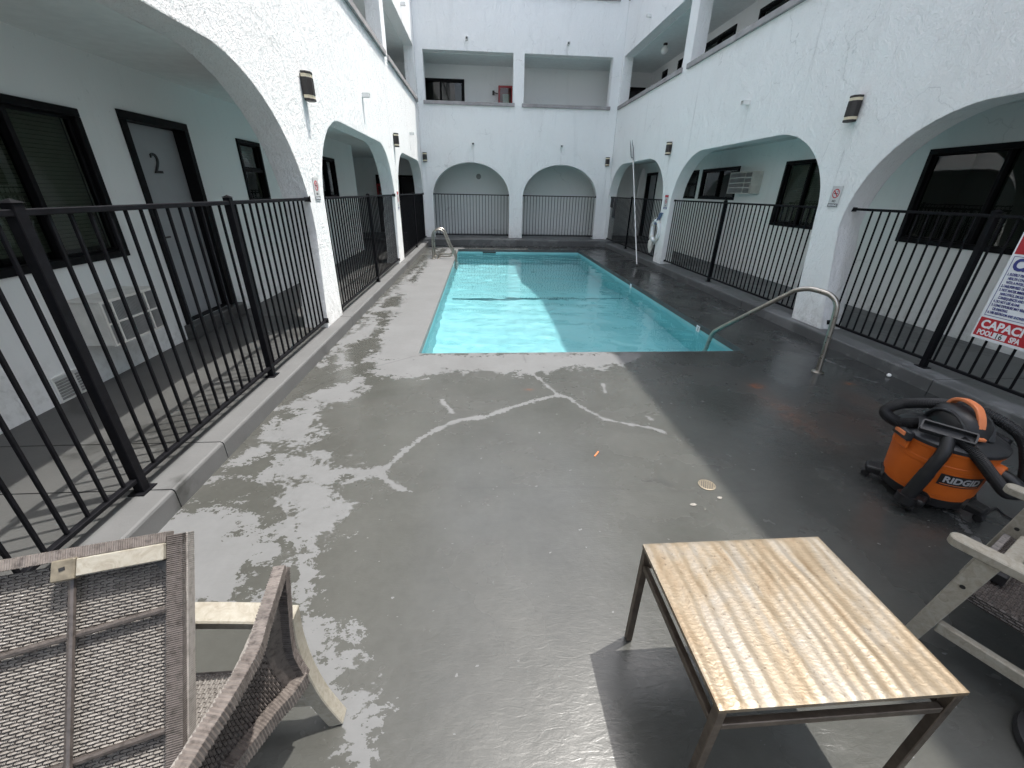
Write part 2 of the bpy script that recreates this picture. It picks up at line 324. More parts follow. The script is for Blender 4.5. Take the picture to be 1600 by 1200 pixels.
# ------------------------------------------------------------------ mesh helpers
ORG = {}
class MB:
    def __init__(s): s.v = []; s.f = []
    def add(s, vs, fs):
        o = len(s.v); s.v += [tuple(p) for p in vs]; s.f += [tuple(i + o for i in f) for f in fs]; return s
    def box(s, x0, x1, y0, y1, z0, z1):
        return s.add([(x0, y0, z0), (x1, y0, z0), (x1, y1, z0), (x0, y1, z0), (x0, y0, z1), (x1, y0, z1), (x1, y1, z1), (x0, y1, z1)],
                     [(0, 3, 2, 1), (4, 5, 6, 7), (0, 1, 5, 4), (1, 2, 6, 5), (2, 3, 7, 6), (3, 0, 4, 7)])
    def bar(s, a, b, w, h, up=(0, 0, 1), w2=None, h2=None):
        a = Vector(a); b = Vector(b); d = (b - a).normalized(); u = Vector(up)
        sd = d.cross(u)
        if sd.length < 1e-4: sd = d.cross(Vector((0, 1, 0)))
        sd.normalize(); u = sd.cross(d).normalized()
        w2 = w2 or w; h2 = h2 or h; vs = []
        for p, ww, hh in ((a, w, h), (b, w2, h2)):
            for i, j in ((-1, -1), (1, -1), (1, 1), (-1, 1)): vs.append(p + sd * ww / 2 * i + u * hh / 2 * j)
        return s.add(vs, [(3, 2, 1, 0), (4, 5, 6, 7), (0, 1, 5, 4), (1, 2, 6, 5), (2, 3, 7, 6), (3, 0, 4, 7)])
    def sweep(s, path, w, h, up=(0, 0, 1), closed=False):
        # rectangular section swept along a path; w across, h along `up`
        P = [Vector(p) for p in path]; n = len(P); vs = []; fs = []
        for i, p in enumerate(P):
            d = (P[min(i + 1, n - 1)] - P[max(i - 1, 0)]).normalized(); u = Vector(up)
            sd = d.cross(u).normalized(); u2 = sd.cross(d).normalized()
            ww = w[i] if isinstance(w, (list, tuple)) else w; hh = h[i] if isinstance(h, (list, tuple)) else h
            for a, b in ((-1, -1), (1, -1), (1, 1), (-1, 1)): vs.append(p + sd * ww / 2 * a + u2 * hh / 2 * b)
        for i in range(n - 1):
            for k in range(4): fs.append((i * 4 + k, i * 4 + (k + 1) % 4, i * 4 + 4 + (k + 1) % 4, i * 4 + 4 + k))
        fs += [(3, 2, 1, 0), tuple((n - 1) * 4 + k for k in range(4))]
        return s.add(vs, fs)
    def tube(s, path, r, n=10, closed=False):
        P = [Vector(p) for p in path]; L = len(P); vs = []; fs = []; prev = None
        for i, p in enumerate(P):
            if closed: d = P[(i + 1) % L] - P[i - 1]
            else: d = P[min(i + 1, L - 1)] - P[max(i - 1, 0)]
            d.normalize()
            if prev is None:
                u = Vector((0, 0, 1)) if abs(d.z) < 0.9 else Vector((1, 0, 0))
            else: u = prev
            u = (u - d * u.dot(d)).normalized(); prev = u; w = d.cross(u)
            rr = r[i] if isinstance(r, (list, tuple)) else r
            for k in range(n):
                a = 2 * PI * k / n; vs.append(p + (u * math.cos(a) + w * math.sin(a)) * rr)
        for i in range(L if closed else L - 1):
            j = (i + 1) % L
            for k in range(n): fs.append((i * n + k, i * n + (k + 1) % n, j * n + (k + 1) % n, j * n + k))
        if not closed: fs += [tuple(range(n))[::-1], tuple((L - 1) * n + k for k in range(n))]
        return s.add(vs, fs)
    def lathe(s, prof, c=(0, 0, 0), n=24, sx=1, sy=1):
        vs = []; fs = []; L = len(prof)
        for r, z in prof:
            for k in range(n):
                a = 2 * PI * k / n; vs.append((c[0] + r * math.cos(a) * sx, c[1] + r * math.sin(a) * sy, c[2] + z))
        for i in range(L - 1):
            for k in range(n): fs.append((i * n + k, i * n + (k + 1) % n, (i + 1) * n + (k + 1) % n, (i + 1) * n + k))
        fs += [tuple(range(n))[::-1], tuple((L - 1) * n + k for k in range(n))]
        return s.add(vs, fs)
    def plate(s, loops, place, depth):
        # loops: outer outline then holes, in 2D; place(u, v, d) -> 3D; a flat slab of thickness depth
        flat = [p for l in loops for p in l]
        tris = tessellate_polygon([[Vector((p[0], p[1], 0)) for p in l] for l in loops])
        n = len(flat); vs = [place(u, v, 0) for u, v in flat] + [place(u, v, depth) for u, v in flat]
        fs = [tuple(t) for t in tris] + [tuple(i + n for i in t[::-1]) for t in tris]
        o = 0
        for l in loops:
            for i in range(len(l)):
                a, b = o + i, o + (i + 1) % len(l); fs.append((a, b, b + n, a + n))
            o += len(l)
        return s.add(vs, fs)
    def mesh(s, name, mat, smooth=False, bevel=0, org=(0, 0, 0), segs=1):
        me = bpy.data.meshes.new(name)
        me.from_pydata([(p[0] - org[0], p[1] - org[1], p[2] - org[2]) for p in s.v], [], s.f)
        bm = bmesh.new(); bm.from_mesh(me)
        bmesh.ops.recalc_face_normals(bm, faces=bm.faces)
        if bevel:
            es = [e for e in bm.edges if len(e.link_faces) == 2 and e.calc_face_angle(0) > 0.5]
            bmesh.ops.bevel(bm, geom=es, offset=bevel, segments=segs, affect='EDGES', profile=0.5)
        bm.to_mesh(me); bm.free()
        me.materials.append(mat)
        if smooth:
            for p in me.polygons: p.use_smooth = True
            try: me.set_sharp_from_angle(angle=math.radians(38))
            except Exception: pass
        return me
    def build(s, name, mat, parent=None, smooth=False, bevel=0, label=None, segs=1, kind=None):
        org = (0, 0, 0)
        if parent is not None:
            r = parent
            while r.parent: r = r.parent
            org = ORG.get(r.name, (0, 0, 0))
        o = bpy.data.objects.new(name, s.mesh(name, mat, smooth, bevel, org, segs)); COL.objects.link(o)
        if parent is not None: o.parent = parent
        if label: o['label'] = label
        if kind: o['kind'] = kind
        return o
def thing(name, label, cat, loc=(0, 0, 0), rz=0.0, group=None, world_coords=True):
    o = bpy.data.objects.new(name, None); COL.objects.link(o); o.empty_display_size = 0.1
    o.location = loc; o.rotation_euler = (0, 0, rz); o['label'] = label; o['category'] = cat
    if group: o['group'] = group
    if world_coords: ORG[o.name] = tuple(loc)
    return o
def tag(o, label, cat, group=None):
    o['label'] = label; o['category'] = cat
    if group: o['group'] = group
    return o
def struct(o): o['kind'] = 'structure'; return o
def link_mesh(name, me, parent, loc=(0, 0, 0)):
    o = bpy.data.objects.new(name, me); COL.objects.link(o); o.parent = parent; o.location = loc; return o
def dup(root, loc, rz, label, group=None):
    r = root.copy(); COL.objects.link(r); r.location = loc; r.rotation_euler = (0, 0, rz); r['label'] = label
    if group: r['group'] = group
    for ch in list(root.children):
        c = ch.copy(); COL.objects.link(c); c.parent = r
        for g in list(ch.children):
            d = g.copy(); COL.objects.link(d); d.parent = c
    return r
def text(body, size, mat, parent, mtx, name='lettering', ext=0.0006, align='LEFT', sx=1.0, bold=0.0):
    cu = bpy.data.curves.new(name, 'FONT'); cu.body = body; cu.size = size; cu.extrude = ext; cu.align_x = align; cu.offset = bold
    cu.resolution_u = 3
    t = bpy.data.objects.new('tmp_text', cu); COL.objects.link(t)
    me = bpy.data.meshes.new_from_object(t.evaluated_get(bpy.context.evaluated_depsgraph_get()))
    bpy.data.objects.remove(t); bpy.data.curves.remove(cu)
    me.transform(mtx @ Matrix.Diagonal((sx, 1, 1, 1))); me.name = name
    me.materials.clear(); me.materials.append(mat)
    r = parent
    while r.parent: r = r.parent
    me.transform(Matrix.Translation(-Vector(ORG.get(r.name, (0, 0, 0)))))
    return link_mesh(name, me, parent)
def frame3(o, x, y):
    x = Vector(x).normalized(); y = Vector(y).normalized(); z = x.cross(y)
    return Matrix(((x.x, y.x, z.x, o[0]), (x.y, y.y, z.y, o[1]), (x.z, y.z, z.z, o[2]), (0, 0, 0, 1)))
def arc(c, r, a0, a1, n, plane='xz'):
    out = []
    for i in range(n + 1):
        a = a0 + (a1 - a0) * i / n; p, q = r * math.cos(a), r * math.sin(a)
        out.append((c[0] + p, c[1], c[2] + q) if plane == 'xz' else (c[0] + p, c[1] + q, c[2]))
    return out
def smooth_path(P, n=6):
    P = [Vector(p) for p in P]; out = []
    for i in range(len(P) - 1):
        p0, p1, p2, p3 = P[max(i - 1, 0)], P[i], P[i + 1], P[min(i + 2, len(P) - 1)]
        for k in range(n):
            t = k / n
            out.append(0.5 * ((2 * p1) + (p2 - p0) * t + (2 * p0 - 5 * p1 + 4 * p2 - p3) * t * t + (3 * p1 - p0 - 3 * p2 + p3) * t ** 3))
    out.append(P[-1]); return out

# ================================================================== GROUND AND POOL
XL, XR, YB = -1.79, 4.19, 14.5          # courtyard faces of the three wings
CL, CR, CB = -1.655, 4.085, 13.9        # curb faces
PX0, PX1, PY0, PY1 = -0.70, 3.005, 4.19, 13.02
HC = 0.125; HB = 0.19; WATER = -0.115
DRY=[[(-1.62,2.14),(-1.55,2.47),(-1.53,2.82),(-1.43,3.0),(-1.3,2.96),(-1.3,2.76),(-1.17,2.59),(-1.27,2.5),(-1.4,2.5),(-1.49,2.34)],[(-1.3,2.26),(-1.24,2.42),(-0.97,2.22),(-0.63,2.16),(-0.63,2.12),(-0.83,2.09),(-0.95,1.96),(-1.01,1.92),(-1.14,2.08),(-1.39,2.13)],[(-1.14,2.08),(-0.91,2.06),(-0.94,1.92),(-0.71,1.85),(-0.76,1.78),(-0.85,1.76),(-0.78,1.64),(-0.87,1.61),(-0.85,1.49),(-0.89,1.5),(-0.98,1.63),(-1.1,1.85)],[(-1.6,2.97),(-1.42,3.31),(-1.15,3.55),(-1.02,3.24),(-1.14,3.12),(-1.24,3.09),(-1.42,3.02),(-1.55,2.97)],[(-1.65,1.85),(-1.48,1.82),(-1.35,1.83),(-1.23,1.76),(-1.2,1.66),(-1.02,1.6),(-1.03,1.49),(-1.11,1.42),(-1.14,1.37),(-1.07,1.29),(-0.97,1.24),(-1.23,1.21),(-1.42,1.16),(-1.67,1.23),(-1.69,1.6)],[(-0.82,1.37),(-0.72,1.35),(-0.72,1.27),(-0.76,1.23),(-0.8,1.27)],[(-0.69,1.07),(-0.54,1.09),(-0.52,1.01),(-0.53,0.92),(-0.46,0.84),(-0.37,0.74),(-0.37,0.66),(-0.4,0.69),(-0.46,0.78),(-0.57,0.9),(-0.65,1.0)],[(-1.02,4.02),(-0.69,4.14),(0.32,4.16),(1.75,4.15),(1.68,3.96),(1.2,3.74),(0.95,3.8),(0.61,3.68),(0.29,3.64),(0.04,3.72),(-0.34,3.7),(-0.63,3.56),(-1.06,3.65)],[(-0.63,4.14),(-0.55,13.5),(-1.22,13.44),(-1.48,8.72),(-1.6,5.86),(-1.64,4.57),(-1.59,3.82),(-1.44,3.73),(-1.26,3.97),(-1.02,4.02),(-0.88,3.97)]]
WET=[[(-1.65,5.79),(-1.5,5.89),(-1.27,5.92),(-1.23,5.72),(-1.23,5.47),(-1.21,5.12),(-1.2,4.91),(-1.21,4.77),(-1.15,4.58),(-1.12,4.35),(-1.17,4.13),(-1.22,3.81),(-1.29,3.73),(-1.45,4.07),(-1.53,4.46),(-1.39,4.72),(-1.33,4.97),(-1.35,5.32),(-1.42,5.56)],[(-1.53,6.14),(-1.54,6.75),(-1.39,7.08),(-1.3,6.98),(-1.23,6.46),(-1.27,6.22),(-1.45,6.11)],[(-1.44,8.06),(-1.39,8.58),(-1.41,9.66),(-1.45,10.6),(-1.41,10.92),(-1.28,10.21),(-1.27,9.17),(-1.28,8.38),(-1.24,7.77)],[(-1.68,7.48),(-1.47,7.54),(-1.49,7.38),(-1.66,7.32)],[(-1.61,5.13),(-1.53,5.47),(-1.47,5.13),(-1.54,5.02)],[(-1.8,3.45),(-1.62,3.9),(-1.6,4.46),(-1.38,3.81),(-1.42,3.66),(-1.58,3.32),(-1.64,3.08)],[(-1.48,11.48),(-1.2,13.13),(-1.0,13.15),(-1.04,11.28),(-1.29,10.82)]]
LINE=[(0.022,[(-0.64,2.13),(-0.78,2.13),(-0.93,2.11),(-1.09,2.13),(-1.15,2.12),(-1.14,1.98),(-1.1,1.85),(-1.03,1.72),(-0.97,1.61),(-0.88,1.49)]),(0.018,[(-0.65,1.0),(-0.57,0.91),(-0.5,0.83),(-0.45,0.76),(-0.39,0.69),(-0.37,0.66)]),(0.025,[(-0.64,2.13),(-0.6,2.21),(-0.51,2.39),(-0.42,2.54),(-0.27,2.7),(-0.17,2.76),(0.01,2.79),(0.24,2.95),(0.41,3.04),(0.66,3.15)]),(0.011,[(0.66,3.15),(0.57,3.41),(0.49,3.6),(0.45,3.91)]),(0.01,[(0.66,3.15),(0.74,3.09),(0.84,2.88),(0.95,2.72),(1.04,2.67),(1.19,2.61),(1.28,2.58),(1.33,2.52)]),(0.016,[(-0.66,2.11),(-0.57,2.03),(-0.5,1.97),(-0.42,1.93)]),(0.01,[(-0.35,3.09),(-0.29,2.98),(-0.24,2.87)]),(0.01,[(-0.88,1.49),(-0.83,1.37),(-0.76,1.21),(-0.71,1.1),(-0.65,1.0)]),(0.014,[(3.68,6.48),(3.72,5.6)]),(0.02,[(3.75,4.72),(3.75,4.43)]),(0.02,[(3.74,4.25),(3.78,4.0)]),(0.02,[(3.74,3.91),(3.78,3.69)]),(0.012,[(3.69,3.46),(3.8,3.31)]),(0.012,[(3.34,8.17),(3.49,7.29)]),(0.03,[(3.94,12.36),(4.26,11.6)]),(0.018,[(1.09,3.2),(1.11,3.36)]),(0.012,[(1.3,2.76),(1.32,2.71)]),(0.012,[(2.6,1.66),(2.61,1.54),(2.54,1.38)])]
DARK=[(0.006,[(-0.71,4.12),(-1.2,3.73),(-1.46,3.44),(-1.61,3.11)]),(0.004,[(-0.16,1.95),(0.55,1.93),(1.3,1.84),(2.36,1.83)]),(0.005,[(0.45,3.91),(0.44,4.14)]),(0.03,[(1.01,1.97),(1.08,1.96),(1.13,1.92)])]

def sd_poly(P, X, Y):
    # signed distance to a polygon, positive inside
    d = np.full(X.shape, 1e9); ins = np.zeros(X.shape, bool); n = len(P)
    for i in range(n):
        ax, ay = P[i]; bx, by = P[(i + 1) % n]; ex, ey = bx - ax, by - ay
        t = np.clip(((X - ax) * ex + (Y - ay) * ey) / (ex * ex + ey * ey + 1e-12), 0, 1)
        d = np.minimum(d, np.hypot(X - ax - t * ex, Y - ay - t * ey))
        c = (ay > Y) != (by > Y)
        xi = ax + (Y - ay) / (ey if abs(ey) > 1e-9 else 1e-9) * ex
        ins ^= c & (X < xi)
    return np.where(ins, d, -d)
def sd_line(L, X, Y):
    d = np.full(X.shape, 1e9)
    for (ax, ay), (bx, by) in zip(L[:-1], L[1:]):
        ex, ey = bx - ax, by - ay
        t = np.clip(((X - ax) * ex + (Y - ay) * ey) / (ex * ex + ey * ey + 1e-12), 0, 1)
        d = np.minimum(d, np.hypot(X - ax - t * ex, Y - ay - t * ey))
    return d

def make_ground():
    def steps(a, b, s): return list(np.linspace(a, b, max(2, int(round((b - a) / s)) + 1)))
    xs = sorted(set(np.round(steps(-1.72, PX0, 0.0105) + steps(PX0, 1.45, 0.011) + steps(1.45, PX1, 0.03) + steps(PX1, 4.15, 0.03), 5)))
    ys = sorted(set(np.round(steps(-3.0, 0.4, 0.1) + steps(0.4, PY0, 0.011) + steps(PY0, PY1, 0.045) + steps(PY1, 14.0, 0.06), 5)))
    xs = np.array(xs); ys = np.array(ys); nx, ny = len(xs), len(ys)
    X, Y = np.meshgrid(xs, ys)
    dry = np.full(X.shape, -1.0)
    for P in DRY: dry = np.maximum(dry, sd_poly(P, X, Y))
    for P in WET: dry = np.minimum(dry, -sd_poly(P, X, Y) * 1.0)
    dry = np.clip(dry * 1.2 + 0.02, -0.34, 0.21)
    for w, L in LINE:
        s = (w * 0.5 - sd_line(L, X, Y)) * (6.0 if w < 0.03 else 4.0)
        dry = np.maximum(dry, np.clip(s + 0.06, -0.34, 0.26))
    # the strip along the left side of the pool is dry right through, the far end is damp
    dark = np.zeros(X.shape)
    for w, L in DARK:
        dark = np.maximum(dark, np.clip(1.0 - sd_line(L, X, Y) / (w + 0.008), 0, 1) * (0.55 if w < 0.02 else 0.8))
    rust = np.zeros(X.shape)
    for cx, cy, sx, sy, a in ((2.55, 3.27, .06, .05, 1.2), (2.50, 2.75, .13, .40, .28), (3.49, 3.30, .05, .035, .9), (3.30, 2.95, .12, .25, .18), (0.41, 3.27, .035, .02, .55), (2.9, 2.6, .35, .3, .12)):
        rust = np.maximum(rust, a * np.exp(-((X - cx) / sx) ** 2 - ((Y - cy) / sy) ** 2))
    # shade of the right and end wings, put into the deck's colour
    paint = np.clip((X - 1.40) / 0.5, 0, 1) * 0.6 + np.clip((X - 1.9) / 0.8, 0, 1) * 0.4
    paint = np.maximum(paint, np.clip((Y - 13.05) / 0.15, 0, 1))  # the end wing's painted shade over the far strip
    vs = np.stack([X.ravel(), Y.ravel(), np.zeros(X.size)], 1)
    fs = []
    xc = (xs[:-1] + xs[1:]) / 2; yc = (ys[:-1] + ys[1:]) / 2
    for j in range(ny - 1):
        for i in range(nx - 1):
            if PX0 < xc[i] < PX1 and PY0 < yc[j] < PY1: continue
            a = j * nx + i; fs.append((a, a + 1, a + nx + 1, a + nx))
    me = bpy.data.meshes.new('pool_deck'); me.from_pydata(vs.tolist(), [], fs)
    for nme, val in (('dry', dry), ('rust', rust), ('dark', dark), ('paint', paint)):  # paint carries the painted-in shade
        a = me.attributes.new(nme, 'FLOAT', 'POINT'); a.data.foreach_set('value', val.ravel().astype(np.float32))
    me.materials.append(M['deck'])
    o = bpy.data.objects.new('pool_deck', me); COL.objects.link(o); return struct(o)
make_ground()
struct(MB().box(-40, 40, -40, 60, -3.2, -3.0).build('ground', M['walk_dark']))

def make_pool_basin():
    ZT = -0.072
    b = MB(); x0, x1, y0, y1 = PX0, PX1, PY0, PY1
    prof = [(y0, -1.05), (8.2, -1.1), (10.6, -1.85), (y1, -1.95)]
    for (ya, za), (yb, zb) in zip(prof[:-1], prof[1:]):
        b.add([(x0, ya, za), (x1, ya, za), (x1, yb, zb), (x0, yb, zb)], [(0, 1, 2, 3)])
        b.add([(x0, ya, za), (x0, yb, zb), (x0, yb, ZT), (x0, ya, ZT)], [(0, 1, 2, 3)])
        b.add([(x1, ya, za), (x1, yb, zb), (x1, yb, ZT), (x1, ya, ZT)], [(3, 2, 1, 0)])
    b.add([(x0, y0, prof[0][1]), (x1, y0, prof[0][1]), (x1, y0, ZT), (x0, y0, ZT)], [(3, 2, 1, 0)])
    b.add([(x0, y1, prof[-1][1]), (x1, y1, prof[-1][1]), (x1, y1, ZT), (x0, y1, ZT)], [(0, 1, 2, 3)])
    basin = struct(b.build('swimming_pool', M['pool']))
    t = 0.012
    c = MB().box(x1 - t, x1 + 0.03, y0 - 0.02, y1 + 0.02, ZT, -0.002).build('coping', M['coping'], basin)
    MB().box(x0, x1 - t - 0.002, y1 - t, y1 + 0.03, ZT, -0.002).build('coping', M['coping'], basin)
    MB().box(x0, x1 - t - 0.002, y0 - 0.03, y0 + t, ZT, -0.002).build('coping', M['coping_light'], basin)
    MB().box(x0 - 0.03, x0 + t, y0 + t + 0.002, y1 - t - 0.002, ZT, -0.002).build('coping', M['coping_light'], basin)
    MB().box(x0 + 0.10, x1 - 0.10, 8.16, 8.24, -1.12, -1.088).build('tile_stripe', M['pooltile'], basin)
    MB().lathe([(0.11, 0), (0.11, 0.02), (0.06, 0.03)], (1.5, 11.8, -1.925), 20).build('drain_cover', M['pooltile'], basin)
    MB().box(0.05, 0.45, y1 - 0.02, y1 - 0.013, -0.11, -0.076).build('skimmer_mouth', M['black'], basin)
    # ripples: a sum of small travelling waves, gentle slopes of one or two degrees
    gx, gy = 150, 360; rng = np.random.RandomState(2)
    X, Y = np.meshgrid(np.linspace(x0, x1, gx + 1), np.linspace(y0, y1, gy + 1)); Z = np.zeros(X.shape)
    for lam, amp, k in ((1.1, .0020, 5), (.55, .0017, 7), (.28, .0011, 9), (.15, .00042, 9)):
        for _ in range(k):
            a = rng.normal(PI / 2, 0.6); q = 2 * PI / (lam * rng.uniform(.75, 1.3)); ph = rng.uniform(0, 2 * PI)
            Z += amp / math.sqrt(k) * np.sin(q * (X * math.cos(a) + Y * math.sin(a)) + ph + 0.6 * np.sin(X * 1.3 + ph) )
    me = bpy.data.meshes.new('water')
    vs = np.stack([X.ravel(), Y.ravel(), WATER + Z.ravel()], 1); n = gx + 1
    me.from_pydata(vs.tolist(), [], [(j * n + i, j * n + i + 1, (j + 1) * n + i + 1, (j + 1) * n + i) for j in range(gy) for i in range(gx)])
    for p in me.polygons: p.use_smooth = True
    me.materials.append(M['water']); w = bpy.data.objects.new('water', me); COL.objects.link(w)
    struct(w)
    return basin, w
basin, water = make_pool_basin()
if REFRACT:
    water.cycles.is_caustics_caster = True; basin.cycles.is_caustics_receiver = True
    sun_d.cycles.is_caustics_light = True

def walkway(name, axis, segs, inner, face, h, mat):
    # slabs cast in lengths, a chamfered nose over the deck; axis 'y' runs along y
    root = None
    s = 1 if face > inner else -1
    for a, b in zip(segs[:-1], segs[1:]):
        g = 0.004; a2, b2 = a + g, b - g; c = 0.016
        prof = [(inner, -0.05), (face, -0.05), (face, h - c), (face - s * c * 0.3, h - c * 0.3), (face - s * c, h), (inner, h)]
        mb = MB()
        if axis == 'y': vs = [(p, t, z) for t in (a2, b2) for p, z in prof]
        else: vs = [(t, p, z) for t in (a2, b2) for p, z in prof]
        n = len(prof)
        mb.add(vs, [tuple(range(n)), tuple(range(n, 2 * n))] + [(i, (i + 1) % n, n + (i + 1) % n, n + i) for i in range(n)])
        if root is None: root = struct(mb.build(name, mat))
        else: mb.build('slab', mat, root)
    return root
walkway('walkway', 'y', [-3.0, -0.6, 1.86, 2.32, 5.2, 8.0, 10.6, CB], -4.6, CL, HC, M['walk_sunny'])
walkway('walkway', 'y', [-3.0, 0.2, 3.1, 6.1, 6.75, 8.0, 9.2, 11.4, CB], 7.0, CR, HC, M['walk_dark'])
walkway('walkway', 'x', [-4.6, CL - 0.3, 1.2, CR + 0.3, 7.0], 17.5, CB, HB, M['walk_dark'])

# ================================================================== THE BUILDING
ZT = 8.84
building = thing('motel_building', 'white stucco three storey motel with arched arcades around the pool courtyard', 'building', (1.2, 15.0, 0))
def arch(y0, y1, zs, zt, a, y0b=None, y1b=None, z0=HC, n=14):
    # outline of an arch opening, from low y to high y
    y0b = y0 if y0b is None else y0b; y1b = y1 if y1b is None else y1b; r = zt - zs; out = [(y0b, z0), (y0, zs)]
    for i in range(1, n + 1):
        t = PI / 2 * i / n; out.append((y0 + a * (1 - math.cos(t)), zs + r * math.sin(t)))
    for i in range(n - 1, -1, -1):
        t = PI / 2 * i / n; out.append((y1 - a * (1 - math.cos(t)), zs + r * math.sin(t)))
    out.append((y1b, z0)); return out
def rect(u0, u1, v0, v1): return [(u0, v0), (u1, v0), (u1, v1), (u0, v1)]
S2, T2, S3, T3 = 3.97, 5.17, 6.50, 7.72
TH = 0.26
archL = [arch(-4.3, 0.10, 1.25, 2.49, 1.4), arch(0.56, 4.88, 1.15, 2.49, 1.45, y1b=4.74), arch(5.29, 9.60, 1.38, 2.37, 1.05, y1b=9.42), arch(10.07, 14.40, 1.38, 2.37, 1.05)]
outL = [(-5, HC)] + [p for a in archL for p in a] + [(YB, HC), (YB, ZT), (-5, ZT)]
hL = [rect(a, b, s, t) for s, t in ((S2, T2), (S3, T3)) for a, b in ((0.6, 4.85), (5.3, 9.80), (10.18, 14.22))]
MB().plate([outL] + hL, lambda u, v, d: (XL - d, u, v), TH).build('courtyard_wall', M['stucco'], building, label='left courtyard wall with arches, lit by the sun')
archR = [arch(-4.3, 0.10, 1.25, 2.37, 1.2), arch(0.56, 4.84, 1.30, 2.37, 1.20, y1b=4.60), arch(5.26, 9.62, 1.40, 2.385, 1.15, y0b=5.12), arch(10.07, 14.44, 1.40, 2.40, 1.25)]
outR = [(-5, HC)] + [p for a in archR for p in a] + [(YB, HC), (YB, ZT), (-5, ZT)]
hR = [rect(a, b, s, t) for s, t in ((S2, T2), (S3, T3)) for a, b in ((0.6, 4.85), (5.3, 9.78), (10.16, 14.36))]
MB().plate([outR] + hR, lambda u, v, d: (XR + d, u, v), TH).build('courtyard_wall', M['stucco'], building, label='right courtyard wall with arches, in shade')
archB = [arch(-1.50, 0.93, 1.42, 2.40, 1.20, z0=HB), arch(1.37, 3.80, 1.42, 2.39, 1.20, z0=HB)]
outB = [(XL + 0.003, HB)] + [p for a in archB for p in a] + [(XR - 0.003, HB), (XR - 0.003, ZT - 0.003), (XL + 0.003, ZT - 0.003)]
hB = [rect(a, b, s, t) for s, t in ((S2, T2), (S3, T3)) for a, b in ((-1.57, 1.00), (1.32, 3.90))]
MB().plate([outB] + hB, lambda u, v, d: (u, YB + d, v), TH).build('courtyard_wall', M['stucco'], building, label='end courtyard wall with two arches')
# sills
for s in (S2, S3):
    for a, b in ((0.6, 4.85), (5.3, 9.80), (10.18, 14.22)):
        MB().box(XL - TH - 0.02, XL + 0.045, a - 0.06, b + 0.06, s - 0.085, s + 0.004).build('window_sill', M['sill'], building, bevel=0.006)
    for a, b in ((0.6, 4.85), (5.3, 9.78), (10.16, 14.36)):
        MB().box(XR - 0.045, XR + TH + 0.02, a - 0.06, b + 0.06, s - 0.085, s + 0.004).build('window_sill', M['sill'], building, bevel=0.006)
    for a, b in ((-1.57, 1.00), (1.32, 3.90)):
        MB().box(a - 0.05, b + 0.05, YB - 0.045, YB + TH + 0.02, s - 0.085, s + 0.004).build('window_sill', M['sill'], building, bevel=0.006)
# corridor floors and ceilings, roof
IL, IR, IB = -3.10, 5.60, 15.9           # corridor walls
for z0, z1 in ((2.54, 2.66), (5.16, 5.28), (7.73, 7.85)):
    MB().box(IL - 1.2, XL - TH - 0.002, -5, IB - 0.002, z0, z1).build('ceiling', M['ceiling'], building)
    MB().box(XR + TH + 0.002, IR + 1.2, -5, IB - 0.002, z0, z1).build('ceiling', M['ceiling'], building)
    MB().box(XL - TH, XR + TH, YB + TH + 0.002, IB - 0.002, z0, z1).build('ceiling', M['ceiling'], building)
MB().box(-9, XL - 0.02, -5.02, 20, ZT - 0.12, ZT + 0.05).build('roof', M['ceiling'], building)
MB().box(XR + 0.02, 11.5, -5.02, 20, ZT - 0.12, ZT + 0.05).build('roof', M['ceiling'], building)
MB().box(XL - 0.02, XR + 0.02, YB + 0.02, 20, ZT - 0.12, ZT + 0.05).build('roof', M['ceiling'], building)

